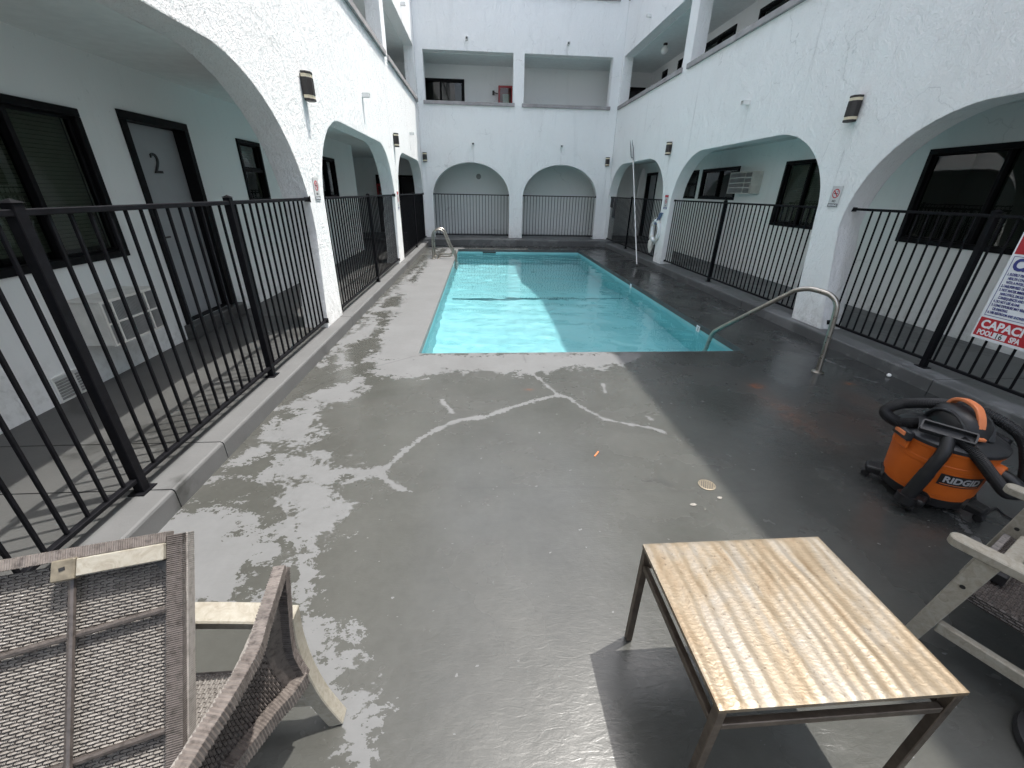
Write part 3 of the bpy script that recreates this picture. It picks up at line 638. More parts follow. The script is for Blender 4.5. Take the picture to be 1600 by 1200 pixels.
HOLES = {'L': [], 'R': [], 'B': []}
def place_fn(side):
    if side == 'L': return lambda u, v, d: (IL - d, u, v)
    if side == 'R': return lambda u, v, d: (IR + d, u, v)
    return lambda u, v, d: (u, IB + d, v)
def gbox(side, u0, u1, v0, v1, d0, d1):
    f = place_fn(side); a = f(u0, v0, d0); b = f(u1, v1, d1)
    return [min(a[0], b[0]), max(a[0], b[0]), min(a[1], b[1]), max(a[1], b[1]), min(a[2], b[2]), max(a[2], b[2])]
def window(side, u0, u1, v0, v1, split='v', blind=None, fw=0.05, sash=None, at=0.5, curtain=False, label=None):
    HOLES[side].append(rect(u0 + 0.012, u1 - 0.012, v0 + 0.012, v1 - 0.012))
    F = MB()
    for a in ((u0, u1, v1 - fw, v1), (u0, u1, v0, v0 + fw), (u0, u0 + fw, v0 + fw, v1 - fw), (u1 - fw, u1, v0 + fw, v1 - fw)):
        F.box(*gbox(side, *a, -0.022, 0.075))
    um = u0 + (u1 - u0) * at; vm = v0 + (v1 - v0) * at; s = 0.038
    if split == 'v': F.box(*gbox(side, um - s / 2, um + s / 2, v0 + fw, v1 - fw, -0.006, 0.07))
    else: F.box(*gbox(side, u0 + fw, u1 - fw, vm - s / 2, vm + s / 2, -0.006, 0.07))
    # the sliding sash has a rim of its own, set back
    if split == 'v':
        pa, pb = (u0 + fw, um - s / 2, v0 + fw, v1 - fw), (um + s / 2, u1 - fw, v0 + fw, v1 - fw)
    else:
        pa, pb = (u0 + fw, u1 - fw, v0 + fw, vm - s / 2), (u0 + fw, u1 - fw, vm + s / 2, v1 - fw)
    q = 0.022; a, b, c, e = pb
    for r in ((a, b, e - q, e), (a, b, c, c + q), (a, a + q, c + q, e - q), (b - q, b, c + q, e - q)): F.box(*gbox(side, *r, 0.016, 0.052))
    fr = F.build('window', M['frame'], building, bevel=0.004, label=label)
    for p, d in ((pa, 0.046), (pb, 0.03)):
        MB().box(*gbox(side, *p, d, d + 0.004)).build('pane', M['glass'], fr)
    if blind:
        B = MB(); z = v1 - fw - 0.02
        while z > v0 + fw + (v1 - v0) * (1 - blind):
            B.box(*gbox(side, u0 + fw, u1 - fw, z - 0.0125, z + 0.0125, 0.097, 0.101)); z -= 0.029
        B.build('blind', M['blind'], fr, kind='stuff')
    if curtain:
        B = MB(); k = 26
        for i in range(k):
            ua = u0 + fw + (u1 - u0 - 2 * fw) * i / k; ub = u0 + fw + (u1 - u0 - 2 * fw) * (i + 1) / k
            dd = 0.12 + 0.02 * math.sin(i * 2.1)
            B.box(*gbox(side, ua, ub, v0, v1, dd, dd + 0.01))
        B.build('curtain', M['curtain'], fr)
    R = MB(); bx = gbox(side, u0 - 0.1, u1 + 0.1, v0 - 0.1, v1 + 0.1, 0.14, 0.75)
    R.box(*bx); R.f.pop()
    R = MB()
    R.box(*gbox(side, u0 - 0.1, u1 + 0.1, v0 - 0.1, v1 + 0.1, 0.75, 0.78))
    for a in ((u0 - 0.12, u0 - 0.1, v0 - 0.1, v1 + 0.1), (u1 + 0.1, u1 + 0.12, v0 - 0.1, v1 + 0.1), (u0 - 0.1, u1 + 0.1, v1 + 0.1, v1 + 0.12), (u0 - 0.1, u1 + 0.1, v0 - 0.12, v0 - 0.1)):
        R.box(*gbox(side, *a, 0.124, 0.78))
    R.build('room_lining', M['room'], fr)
    return fr
def door(side, u0, u1, v0, v1, mat, number=None, tw=0.07, rec=0.10, label=None, flip=1, handle=None):
    HOLES[side].append(rect(u0 + 0.012, u1 - 0.012, v0 - 0.001, v1 - 0.012))
    D = MB().box(*gbox(side, u0 + tw + 0.002, u1 - tw - 0.002, v0 + 0.012, v1 - tw - 0.002, rec, rec + 0.045)).build('door', mat, building, bevel=0.003, label=label)
    F = MB()
    for a in ((u0, u1, v1 - tw, v1), (u0, u0 + tw, v0, v1 - tw), (u1 - tw, u1, v0, v1 - tw)):
        F.box(*gbox(side, *a, -0.02, rec + 0.06))
    F.box(*gbox(side, u0 + tw, u1 - tw, v0 - 0.001, v0 + 0.012, 0.02, rec + 0.06))
    F.build('door_frame', M['trim'], D, bevel=0.003)
    if handle is not None:
        f = place_fn(side); p = f(handle, 1.12, rec - 0.055); q = f(handle, 1.12, rec)
        H = MB().tube([p, q], 0.011, 8); e = f(handle + flip * 0.11, 1.12, rec - 0.05)
        H.tube([p, e], 0.009, 8); H.build('handle', M['bronze'], D, smooth=True)
    return D

# left wing, ground floor
window('L', 2.83, 3.97, 1.03, 2.115, 'v', blind=0.97, fw=0.055, label='wide black window with lowered blinds, left of door 2')
d2 = door('L', 4.38, 5.30, 0.27, 2.18, M['door'], label='grey door with the number 2', handle=4.52, flip=1)
text('2', 0.26, M['black'], d2, frame3((IL - 0.094, 4.76, 1.70), (0, 1, 0), (0, 0, 1)), 'number', ext=0.006, bold=-0.001)
MB().box(IL - 0.02, IL + 0.10, 4.34, 5.38, HC, 0.27).build('door_step', M['walk_sunny'], building, bevel=0.008)
window('L', 6.26, 6.86, 1.41, 2.15, 'h', blind=0.5, fw=0.045, at=0.52)
window('L', 9.15, 10.12, 1.40, 2.16, 'v', fw=0.05)
# right wing, ground floor
window('R', 3.62, 5.45, 1.09, 2.17, 'v', fw=0.06, at=0.52, curtain=False, blind=None)
window('R', 6.86, 8.10, 1.11, 2.19, 'v', fw=0.05, blind=0.95)
window('R', 9.57, 11.20, 1.52, 2.19, 'v', fw=0.06)
window('R', 11.40, 12.36, 1.52, 2.19, 'h', fw=0.05)
d3 = door('R', 14.12, 15.02, 0.27, 2.24, M['door'], label='grey door with the number 3', handle=14.28, flip=1)
text('3', 0.28, M['black'], d3, frame3((IR + 0.098, 14.52, 1.72), (0, -1, 0), (0, 0, 1)), 'number', ext=0.006, bold=0.0)
MB().box(IR - 0.10, IR + 0.02, 14.08, 15.08, HC, 0.27).build('door_step', M['walk_dark'], building, bevel=0.008)
# second floor, right wing: only the heads of the windows show over the sill
window('R', 7.0, 10.12, 3.75, 4.96, 'v', fw=0.06)
window('R', 10.95, 12.50, 3.75, 4.98, 'v', fw=0.06)
window('R', 13.05, 13.85, 3.75, 5.0, 'v', fw=0.05)
door('R', 14.58, 14.95, 2.70, 4.98, M['darkdoor'])
# second floor, end wing
window('B', -2.05, -0.46, 3.60, 4.79, 'v', fw=0.07, at=0.52, blind=None, curtain=False, label='black sliding window behind the gallery of the upper floor')
door('B', 4.55, 5.45, 2.70, 4.76, M['darkdoor'], label='dark door at the end of the upper right gallery')
door('B', -3.0, -2.1, 2.70, 4.76, M['darkdoor'])
# ground floor ends of the two side corridors
door('B', -2.78, -2.08, 0.21, 2.04, M['darkdoor'], label='dark door at the end of the left corridor')
door('B', -3.55, -2.82, 0.21, 2.04, M['darkdoor'], label='dark door in the recess of the left corridor')
HOLES['R'].append(arch(15.14, 15.78, 1.75, 2.42, 0.32, z0=HB + 0.002))

def corridor_wall(side, u0, u1, z0, label=None):
    # the openings that reach the floor line are cut from the bottom edge
    out = [(u0, z0), (u1, z0), (u1, ZT - 0.13), (u0, ZT - 0.13)]
    MB().plate([out] + HOLES[side], place_fn(side), 0.12).build('corridor_wall', M['plaster'], building, label=label)
corridor_wall('L', -5, 11.65, HC - 0.05)
corridor_wall('R', -5, IB - 0.003, HC - 0.05)
corridor_wall('B', -4.6, 7.0, 0.1)
MB().box(-4.45, -4.33, 11.77, IB - 0.003, HC, ZT - 0.14).build('corridor_wall', M['plaster'], building)
MB().box(-4.33, IL - 0.123, 11.55, 11.65, HC, ZT - 0.14).build('corridor_wall', M['plaster'], building)
MB().box(6.6, 6.65, 14.9, 16.2, HB, 2.6).build('corridor_wall', M['plaster'], building)
MB().box(-4.6, 7.0, 17.4, 17.45, 0, ZT).build('rear_wall', M['plaster'], building)
MB().box(-9, -8.9, -5, 20, 0, ZT).build('rear_wall', M['plaster'], building)
MB().box(11.4, 11.5, -5, 20, 0, ZT).build('rear_wall', M['plaster'], building)
# louvred vents low on the left corridor wall
for u0, u1 in ((2.90, 3.04), (3.06, 3.18)):
    V = MB()
    for z in np.arange(0.15, 0.30, 0.022): V.box(*gbox('L', u0, u1, z, z + 0.007, -0.012, 0.002)); V.box(*gbox('L', u0, u1, z - 0.008, z, -0.004, 0.002))
    V.build('vent', M['acmid'], building)
    V2 = MB()
    for a in ((u0 - 0.012, u1 + 0.012, 0.31, 0.322), (u0 - 0.012, u1 + 0.012, 0.128, 0.138), (u0 - 0.012, u0, 0.138, 0.31), (u1, u1 + 0.012, 0.138, 0.31)): V2.box(*gbox('L', *a, -0.014, 0.002))
    V2.build('vent_frame', M['white'], building)
MB().lathe([(0.085, 0), (0.085, 0.02), (0.06, 0.035), (0.03, 0.035)], (0, 0, 0), 20)
rv = MB().lathe([(0.085, 0), (0.085, 0.02), (0.06, 0.03), (0.02, 0.03)], (0, 0, 0), 20)
rv.v = [(-0.05 + p[0], IB - p[2], 2.05 + p[1]) for p in rv.v]
rv.build('round_vent', M['acmid'], building, smooth=True)

# ================================================================== RAILINGS
bar_me = {}
def railing(axis, c, a0, a1, zb, posts, label, ends=(True, True), step=0.1035, face=1, a0b=None, a1b=None):
    zt = 1.49
    def pt(u, z, d=0): return (c + d, u, z) if axis == 'y' else (u, c + d, z)
    root = thing('iron_railing', label, 'railing', pt((a0 + a1) / 2, zb), 0, 'black iron railings across the arches')
    def rbox(u0, u1, d, z0, z1):
        b = MB()
        if axis == 'y': b.box(c - d, c + d, u0, u1, z0, z1)
        else: b.box(u0, u1, c - d, c + d, z0, z1)
        return b
    a0b = a0 if a0b is None else a0b; a1b = a1 if a1b is None else a1b
    rbox(a0, a1, 0.019, zt - 0.013, zt + 0.013).build('top_rail', M['iron'], root, bevel=0.003)
    rbox(a0b, a1b, 0.016, zb + 0.068, zb + 0.092).build('bottom_rail', M['iron'], root, bevel=0.003)
    for p in posts:
        po = rbox(p - 0.024, p + 0.024, 0.024, zb, zt + 0.035).build('post', M['iron'], root, bevel=0.003)
        cp = MB()
        x, y, _ = pt(p, 0); r = 0.029; z = zt + 0.036
        cp.add([(x - r, y - r, z), (x + r, y - r, z), (x + r, y + r, z), (x - r, y + r, z), (x, y, z + 0.016)], [(3, 2, 1, 0), (0, 1, 4), (1, 2, 4), (2, 3, 4), (3, 0, 4)])
        cp.build('post_cap', M['iron'], po)
        rbox(p - 0.05, p + 0.05, 0.04, zb + 0.0005, zb + 0.007).build('base_plate', M['iron'], po)
    key = (axis, round(zb, 3))
    if key not in bar_me:
        r = 0.0075; b = MB().box(-r, r, -r, r, 0, zt - zb - 0.105)
        bar_me[key] = b.mesh('bar', M['iron'], bevel=0.002)
    n = int(round((a1 - a0) / step)); o = ORG[root.name]
    for i in range(n):
        u = a0 + (a1 - a0) * (i + 0.5) / n
        if any(abs(u - p) < 0.036 for p in posts): continue
        if u < a0b + 0.01 or u > a1b - 0.01: continue
        x, y, z = pt(u + random.uniform(-.002, .002), zb + 0.092)
        link_mesh('bar', bar_me[key], root, (x - o[0], y - o[1], z - o[2]))
    for e, (u, s) in zip(ends, ((a0, 1), (a1, -1))):
        if not e: continue
        for z, uu in ((zt, u), (zb + 0.08, (a0b if s == 1 else a1b))):
            x, y, _ = pt(uu, 0); k = MB(); d = 0.012 * s; w = 0.034; h = 0.03
            pts = [pt(uu - d * 0.2, z - h, -w), pt(uu - d * 0.2, z - h, w), pt(uu - d * 0.2, z + h, w), pt(uu - d * 0.2, z + h, -w), pt(uu + 2.6 * d, z - 0.012, -0.018), pt(uu + 2.6 * d, z - 0.012, 0.018), pt(uu + 2.6 * d, z + 0.012, 0.018), pt(uu + 2.6 * d, z + 0.012, -0.018)]
            k.add(pts, [(0, 3, 2, 1), (4, 5, 6, 7), (0, 1, 5, 4), (1, 2, 6, 5), (2, 3, 7, 6), (3, 0, 4, 7)])
            k.build('wall_bracket', M['iron'], root)
    return root
FL, FR = -1.812, 4.29
railing('y', FL, 0.58, 4.845, HC, [0.36 + 0.02 + 0.5, 1.86, 3.36], 'nearest black railing on the left, in front of door 2, casting bar shadows', a1b=4.75)
railing('y', FL, 5.31, 9.60, HC, [7.42], 'black railing across the middle arch of the sunlit left wall', a1b=9.44)
railing('y', FL, 10.09, 14.40, HC, [12.3], 'black railing in the farthest arch of the left wall, by the ladder')
railing('y', FR, 0.58, 4.83, HC, [1.9, 3.396], 'nearest black railing on the right, the rules sign hung on it', a1b=4.62)
railing('y', FR, 5.25, 9.63, HC, [7.56], 'black railing across the middle arch on the right, windows and air conditioner behind', a0b=5.14)
railing('y', FR, 10.09, 14.44, HC, [12.46], 'black railing in the farthest right arch, behind the leaning pole')
railing('x', 14.56, -1.49, 0.92, HB, [], 'thin railing across the left arch of the end wall', step=0.1)
railing('x', 14.56, 1.38, 3.79, HB, [], 'thin railing across the right arch of the end wall', step=0.1)

# ================================================================== WALL FITTINGS
def sconce():
    t = thing('wall_lamp', '', 'wall lamp', (0, 0, 0), 0, 'up and down lamps on the courtyard walls', world_coords=False)
    MB().box(0, 0.016, -0.045, 0.045, -0.085, 0.105).build('back_plate', M['bronze'], t, bevel=0.004)
    hexa = [(0.016, -0.062), (0.070, -0.062), (0.105, -0.03), (0.105, 0.03), (0.070, 0.062), (0.016, 0.062)]
    def slab(z0, z1, k):
        b = MB(); n = len(hexa); vs = [(0.016 + (x - 0.016) * k, y * k, z) for z in (z0, z1) for x, y in hexa]
        return b.add(vs, [tuple(range(n))[::-1], tuple(range(n, 2 * n))] + [(i, (i + 1) % n, n + (i + 1) % n, n + i) for i in range(n)])
    slab(-0.075, 0.075, 1.0).build('lamp_body', M['bronze'], t, bevel=0.003)
    for s in (-1, 1):
        z = sorted((s * 0.0752, s * 0.103)); slab(z[0], z[1], 0.95).build('glass_band', M['cream'], t)
        z = sorted((s * 0.1032, s * 0.125)); slab(z[0], z[1], 1.0).build('end_cap', M['bronze'], t, bevel=0.003)
    return t
sc = sconce()
spots = [((XL, 5.20, 2.53), 0, 'nearest dark wall lamp on the left sunlit wall, with a long slanting shadow'),
         ((XL, 10.05, 2.53), 0, 'smaller dark wall lamp farther along the left wall, above the second pillar'),
         ((XR, 5.13, 2.50), PI, 'nearest dark wall lamp on the right wall, dirt streaks under it'),
         ((XR, 10.06, 2.52), PI, 'dark wall lamp farther along the right wall, beside the pole hook'),
         ((-1.68, YB, 2.51), -PI / 2, 'small dark wall lamp at the left corner of the end wall'),
         ((4.03, YB, 2.51), -PI / 2, 'small dark wall lamp at the right corner of the end wall')]
for i, (p, r, l) in enumerate(spots):
    if i == 0: sc.location = p; sc.rotation_euler = (0, 0, r); sc['label'] = l
    else: dup(sc, p, r, l)
def scupper():
    t = thing('drain_spout', '', 'drain spout', (0, 0, 0), 0, 'small square drain spouts poking out of the walls', world_coords=False)
    b = MB()
    for a in ((0, 0.11, -0.034, 0.034, -0.030, -0.024), (0, 0.11, -0.034, 0.034, 0.024, 0.030), (0, 0.11, -0.034, -0.028, -0.024, 0.024), (0, 0.11, 0.028, 0.034, -0.024, 0.024)): b.box(*a)
    b.build('spout', M['white'], t); MB().box(0, 0.02, -0.027, 0.027, -0.023, 0.023).build('spout_mouth', M['black'], t)
    return t
sp = scupper()
dsp = [((XL, 7.72, 2.90), 0, 'drain spout on the left wall above the middle arch'), ((XL, 12.4, 2.90), 0, 'drain spout on the left wall above the farthest arch'),
       ((XL, 12.5, 5.50), 0, 'drain spout high on the left wall above the upper gallery'), ((XR, 7.35, 2.92), PI, 'drain spout on the right wall above the middle arch'),
       ((XR, 12.5, 5.52), PI, 'drain spout high on the right wall above the upper gallery'), ((-0.20, YB, 2.90), -PI / 2, 'drain spout above the left arch of the end wall'),
       ((2.53, YB, 2.90), -PI / 2, 'drain spout above the right arch of the end wall'), ((-0.32, YB, 5.44), -PI / 2, 'drain spout over the left opening of the end wall'),
       ((2.55, YB, 5.43), -PI / 2, 'drain spout over the right opening of the end wall')]
for i, (p, r, l) in enumerate(dsp):
    if i == 0: sp.location = p; sp.rotation_euler = (0, 0, r); sp['label'] = l
    else: dup(sp, p, r, l)

def ring2d(r0, r1, n=28):
    o = [(r1 * math.cos(2 * PI * i / n), r1 * math.sin(2 * PI * i / n)) for i in range(n)]
    h = [(r0 * math.cos(2 * PI * i / n), r0 * math.sin(2 * PI * i / n)) for i in range(n)]
    return [o, h]
def flat_on(mb_pts2d, mtx, name, mat, parent, d=0.0008):
    f = lambda u, v, w: tuple(mtx @ Vector((u, v, w)))
    return MB().plate(mb_pts2d, f, d).build(name, mat, parent)
def smoking_sign(o, xdir, label, w=0.155, h=0.23, band=False):
    t = thing('no_smoking_sign', label, 'sign', o, 0, 'no smoking signs on the pillars')
    m = frame3(o, xdir, (0, 0, 1))
    flat_on([rect(-w / 2, w / 2, -h / 2, h / 2)], m, 'plate', M['signgrey'], t, 0.003)
    k = m @ Matrix.Translation((0, 0, 0.0032))
    z = h / 0.23
    if band:
        flat_on([rect(-w * .46, w * .46, h * .33, h * .48)], k, 'red_band', M['signred'], t)
        flat_on([rect(-w * .46, w * .46, -h * .47, -h * .36)], k, 'blue_band', M['signblue'], t)
    c = k @ Matrix.Translation((0, (0.035 if not band else 0.015) * z, 0))
    flat_on(ring2d(0.040, 0.051), c, 'ban_ring', M['signred'], t)
    flat_on([[(-0.033, 0.024), (-0.024, 0.033), (0.033, -0.024), (0.024, -0.033)]], c @ Matrix.Translation((0, 0, 0.0009)), 'ban_slash', M['signred'], t)
    flat_on([rect(-0.028, 0.026, -0.006, 0.005)], c, 'cigarette', M['black'], t)
    flat_on([[(0.012, 0.012), (0.026, 0.022), (0.024, 0.028), (0.009, 0.017)]], c, 'smoke_mark', M['black'], t)
    if not band:
        text('NO', 0.034, M['black'], t, k @ Matrix.Translation((0, -0.058, 0)), align='CENTER', bold=0.001)
        flat_on([rect(-w * .47, w * .47, -0.107, -0.073)], k, 'black_band', M['black'], t)
        text('SMOKING', 0.029, M['signwhite'], t, k @ Matrix.Translation((0, -0.1005, 0.001)), align='CENTER', bold=0.0008)
    else:
        text('NO', 0.03, M['black'], t, k @ Matrix.Translation((0, -0.065 * z, 0)), align='CENTER', bold=0.001)
        text('SMOKING', 0.026, M['signwhite'], t, k @ Matrix.Translation((0, -h * .455, 0.001)), align='CENTER', bold=0.0008)
    return t
smoking_sign((XL + 0.004, 5.09, 1.585), (0, 1, 0), 'no smoking sign on the nearest pillar of the left wall')
smoking_sign((XR - 0.004, 5.035, 1.615), (0, -1, 0), 'no smoking sign on the nearest pillar of the right wall')
smoking_sign((XL + 0.004, 9.90, 1.38), (0, 1, 0), 'narrow sign with a red top on the second left pillar', w=0.17, h=0.36, band=True)
smoking_sign((XR - 0.004, 9.84, 1.45), (0, -1, 0), 'sign with a red top and a blue foot beside the hanging ring', w=0.20, h=0.30, band=True)

# pool rules sign hung on the right railing
def rules_sign():
    o = (4.255, 3.12, 0.535); t = thing('rules_sign', 'red, white and blue pool rules sign cut by the right edge of the photo', 'sign', o)
    m = frame3(o, (0, -1, 0), (0, 0, 1)); W, H = 0.61, 0.92
    flat_on([rect(0, W, 0, H)], m, 'board', M['signwhite'], t, 0.004)
    k = m @ Matrix.Translation((0, 0, 0.0044))
    flat_on([rect(0.012, W - 0.012, 0.022, 0.178)], k, 'red_panel', M['signred'], t)
    flat_on([rect(0.012, W - 0.012, 0.690, H - 0.015)], k, 'red_panel', M['signred'], t)
    flat_on([rect(0.022, W - 0.022, 0.196, 0.674), rect(0.026, W - 0.026, 0.200, 0.670)], k, 'blue_border', M['signblue'], t)
    T = lambda s, x, y, size, mat, sx=1, b=0.0, z=0: text(s, size, mat, t, k @ Matrix.Translation((x, y, 0.0012 + z)), sx=sx, bold=b)
    T('CAUTION', 0.042, 0.572, 0.125, M['signblue'], 0.93, 0.006)
    rows = ['1. ELDERLY PERSONS, PREGNANT WOMEN, AND THOSE WITH', '    HEALTH CONDITIONS SHOULD CONSULT', '    WITH A PHYSICIAN BEFORE USE.', '2. UNSUPERVISED USE BY CHILDREN IS PROHIBITED.',
            '3. HOT WATER IMMERSION WHILE USING ALCOHOL,', '    NARCOTICS, DRUGS OR MEDICINES MAY LEAD TO SERIOUS', '    CONSEQUENCES AND IS NOT RECOMMENDED.', '4. DO NOT USE ALONE.', '5. LONG EXPOSURE MAY RESULT IN NAUSEA, DIZZINESS',
            '    OR FAINTING.', '6. USE RESTROOM AND SHOWER BEFORE ENTERING.']
    for i, r in enumerate(rows): T(r, 0.036, 0.527 - i * 0.031, 0.0285, M['signblue'], 0.60, 0.0009)
    T('CAPACITY', 0.035, 0.096, 0.092, M['signwhite'], 0.93, 0.0034)
    T('POOL', 0.035, 0.036, 0.058, M['signwhite'], 0.74, 0.0024)
    flat_on([rect(0.150, 0.245, 0.030, 0.078)], k @ Matrix.Translation((0, 0, 0.001)), 'white_patch', M['signwhite'], t)
    T('16', 0.166, 0.034, 0.060, M['black'], 0.9, 0.001, 0.0008)
    T('SPA', 0.268, 0.036, 0.058, M['signwhite'], 0.74, 0.0024)
    for u in (0.03, W - 0.03):
        for v in (0.03, H - 0.03):
            MB().tube([tuple(m @ Vector((u, v, 0.004))), tuple(m @ Vector((u, v, -0.03)))], 0.004, 8).build('fixing', M['steel'], t)
rules_sign()

# air conditioners
def air_con(side, u0, u1, v0, v1, dep, label, big):
    f = place_fn(side); o = f((u0 + u1) / 2, v0, 0)
    t = thing('air_conditioner', label, 'air conditioner', o, 0, 'wall air conditioners')
    def gb(a, b, c, d, e, g): return gbox(side, a, b, c, d, -g, -e)
    b = MB(); b.box(*gb(u0, u1, v0, v1, -0.02, dep - 0.012)); b.build('casing', M['acwhite'], t, bevel=0.008)
    MB().box(*gb(u0 - 0.006, u1 + 0.006, v1, v1 + 0.006, -0.0, dep + 0.004)).build('cover_plate', M['acwhite'], t)
    fr = MB(); w = 0.014; U = u1 - u0; V = v1 - v0; e0, e1 = dep - 0.0119, dep + 0.004
    MB().box(*gb(u0 + 0.01, u1 - 0.01, v0 + 0.01, v1 - 0.01, dep - 0.0115, dep - 0.009)).build('grille_back', M['acdark'], t)
    for a in ((u0, u1, v0, v0 + w), (u0, u1, v1 - w, v1), (u0, u0 + w, v0 + w, v1 - w), (u1 - w, u1, v0 + w, v1 - w)): fr.box(*gb(*a, e0, e1))
    us = [u0 + U * .17, u0 + U * .76] if big else [u0 + U * .30]
    for u in us: fr.box(*gb(u - w / 2, u + w / 2, v0 + w, v1 - w, e0, e1))
    vs = [v0 + V * .5] if big else [v0 + V * .28, v0 + V * .5, v0 + V * .75]
    for v in vs: fr.box(*gb(u0 + w, u1 - w, v - w / 2, v + w / 2, e0 + 0.001, e1 - 0.001))
    fr.build('grille_frame', M['acwhite'], t)
    fn = MB()
    u = u0 + 0.022
    while u < u1 - 0.02:
        fn.box(*gb(u, u + 0.004, v0 + w, v1 - w, dep - 0.009, dep - 0.002)); u += 0.0125
    fn.build('grille_fins', M['fins'], t, kind='stuff')
air_con('L', 3.20, 3.77, 0.455, 0.795, 0.27, 'white air conditioner low on the left corridor wall, beside door 2', True)
air_con('R', 8.72, 9.52, 1.65, 2.05, 0.22, 'white air conditioner high on the right corridor wall, between two windows', False)

# fire equipment
def cabinet(o, xdir, w, h, label, d=0.14):
    t = thing('fire_cabinet', label, 'fire cabinet', o); m = frame3(o, xdir, (0, 0, 1)); f = lambda u, v, e: tuple(m @ Vector((u, v, e)))
    MB().plate([rect(0, w, 0, h)], f, d).build('box', M['red'], t, bevel=0.004)
    MB().plate([rect(0.0, w, 0.0, h), rect(0.05, w - 0.05, 0.06, h - 0.06)], lambda u, v, e: f(u, v, e + d + 0.001), 0.012).build('cabinet_door', M['red'], t)
    MB().plate([rect(0.05, w - 0.05, 0.06, h - 0.06)], lambda u, v, e: f(u, v, e + d + 0.002), 0.003).build('pane', M['glass'], t)
    MB().plate([rect(0.14, w - 0.12, 0.10, h - 0.22)], lambda u, v, e: f(u, v, e + d + 0.0003), 0.0012).build('notice', M['signwhite'], t)
    return t
cabinet((0.62, IB - 0.001, 4.02), (1, 0, 0), 0.46, 0.62, 'red fire cabinet with a glass door behind the upper gallery of the end wall')
cabinet((-3.50, IB - 0.16, 1.36), (1, 0, 0), 0.24, 0.40, 'red fire cabinet in the shadows behind the middle arch on the left', 0.1)
def extinguisher():
    o = (-3.18, 15.45, HC); t = thing('fire_extinguisher', 'red fire extinguisher in the shade behind the left railing', 'fire extinguisher', o)
    MB().lathe([(0.06, 0), (0.072, 0.02), (0.072, 0.36), (0.05, 0.42), (0.025, 0.44), (0.025, 0.47)], o, 18).build('cylinder', M['red'], t, smooth=True)
    MB().box(o[0] - 0.02, o[0] + 0.02, o[1] - 0.09, o[1] + 0.02, o[2] + 0.475, o[2] + 0.50).build('handle', M['black'], t)
    MB().tube(smooth_path([(o[0], o[1] - 0.03, o[2] + 0.46), (o[0] + 0.08, o[1] - 0.03, o[2] + 0.40), (o[0] + 0.085, o[1] - 0.02, o[2] + 0.15)]), 0.01, 8).build('hose', M['rubber'], t, smooth=True)
extinguisher()
# globe lamp under the gallery ceiling
g = thing('globe_lamp', 'round white globe lamp under the ceiling of the upper right gallery', 'ceiling lamp', (4.85, 13.05, 5.15))
MB().lathe([(0.05, 0.0), (0.055, -0.03), (0.04, -0.05)], (4.85, 13.05, 5.158), 16).build('lamp_base', M['bronze'], g, smooth=True)
MB().lathe([(0.03, -0.05), (0.06, -0.07), (0.09, -0.12), (0.095, -0.16), (0.075, -0.21), (0.04, -0.235), (0.01, -0.24)], (4.85, 13.05, 5.158), 20).build('globe', M['cream'] if False else M['white'], g, smooth=True)
# camera-like bracket beside the upper cabinet
k = thing('bracket_arm', 'small dark bracket on the wall beside the upper fire cabinet', 'bracket', (0.46, IB, 4.45))
MB().box(0.43, 0.50, IB - 0.05, IB, 4.40, 4.52).build('mount', M['bronze'], k, bevel=0.005)
MB().bar((0.47, IB - 0.06, 4.46), (0.60, IB - 0.12, 4.43), 0.025, 0.025).build('arm', M['bronze'], k)

# ================================================================== POOL FURNITURE
def ladder():
    t = thing('pool_ladder', 'stainless steel pool ladder with two arched grab rails at the far left corner', 'pool ladder', (-1.2, 11.27, 0))
    for y in (11.04, 11.50):
        a = [(-1.23, y, 0.0), (-1.23, y, 0.52)] + [(-1.23 + 0.165 * (1 - math.cos(q)), y, 0.52 + 0.185 * math.sin(q)) for q in np.linspace(0.2, PI * 0.80, 12)]
        a += [(-0.80, y, 0.30), (-0.735, y, 0.19), (-0.735, y, 0.12), (-0.78, y, 0.07), (-0.86, y, 0.06), (-1.04, y, 0.06), (-1.085, y, 0.045), (-1.095, y, 0.0)]
        MB().tube(a, 0.0215, 12).build('grab_rail', M['steel'], t, smooth=True)
        for x in (-1.23, -1.095): MB().lathe([(0.045, 0.0), (0.045, 0.008), (0.028, 0.018)], (x, y, 0.0005), 18).build('flange', M['steel'], t, smooth=True)
        MB().tube([(-0.70, y, 0.16), (-0.66, y, 0.02), (-0.655, y, -0.9)], 0.02, 10).build('stringer', M['steel'], t, smooth=True)
    for z in (-0.3, -0.58, -0.86): MB().box(-0.70, -0.61, 11.06, 11.48, z - 0.012, z + 0.012).build('step', M['white'], t, bevel=0.004)
ladder()
def handrail():
    t = thing('handrail', 'stainless steel handrail rising from the deck and dipping into the near pool corner', 'handrail', (3.39, 3.58, 0))
    P = [(3.391, 3.576, 0.0), (3.385, 3.586, 0.3), (3.376, 3.60, 0.60), (3.364, 3.621, 0.70), (3.338, 3.666, 0.752), (3.302, 3.726, 0.775), (3.235, 3.84, 0.785), (3.181, 3.933, 0.752), (3.143, 3.996, 0.694),
         (2.98, 4.274, 0.415), (2.835, 4.52, 0.165), (2.805, 4.571, 0.10), (2.79, 4.597, 0.0), (2.77, 4.63, -0.35), (2.765, 4.64, -1.05)]
    MB().tube(smooth_path(P, 5), 0.0245, 14).build('rail', M['steel'], t, smooth=True)
    MB().lathe([(0.058, 0.0), (0.058, 0.008), (0.034, 0.02)], (3.391, 3.576, 0.0005), 24).build('flange', M['steel'], t, smooth=True)
handrail()
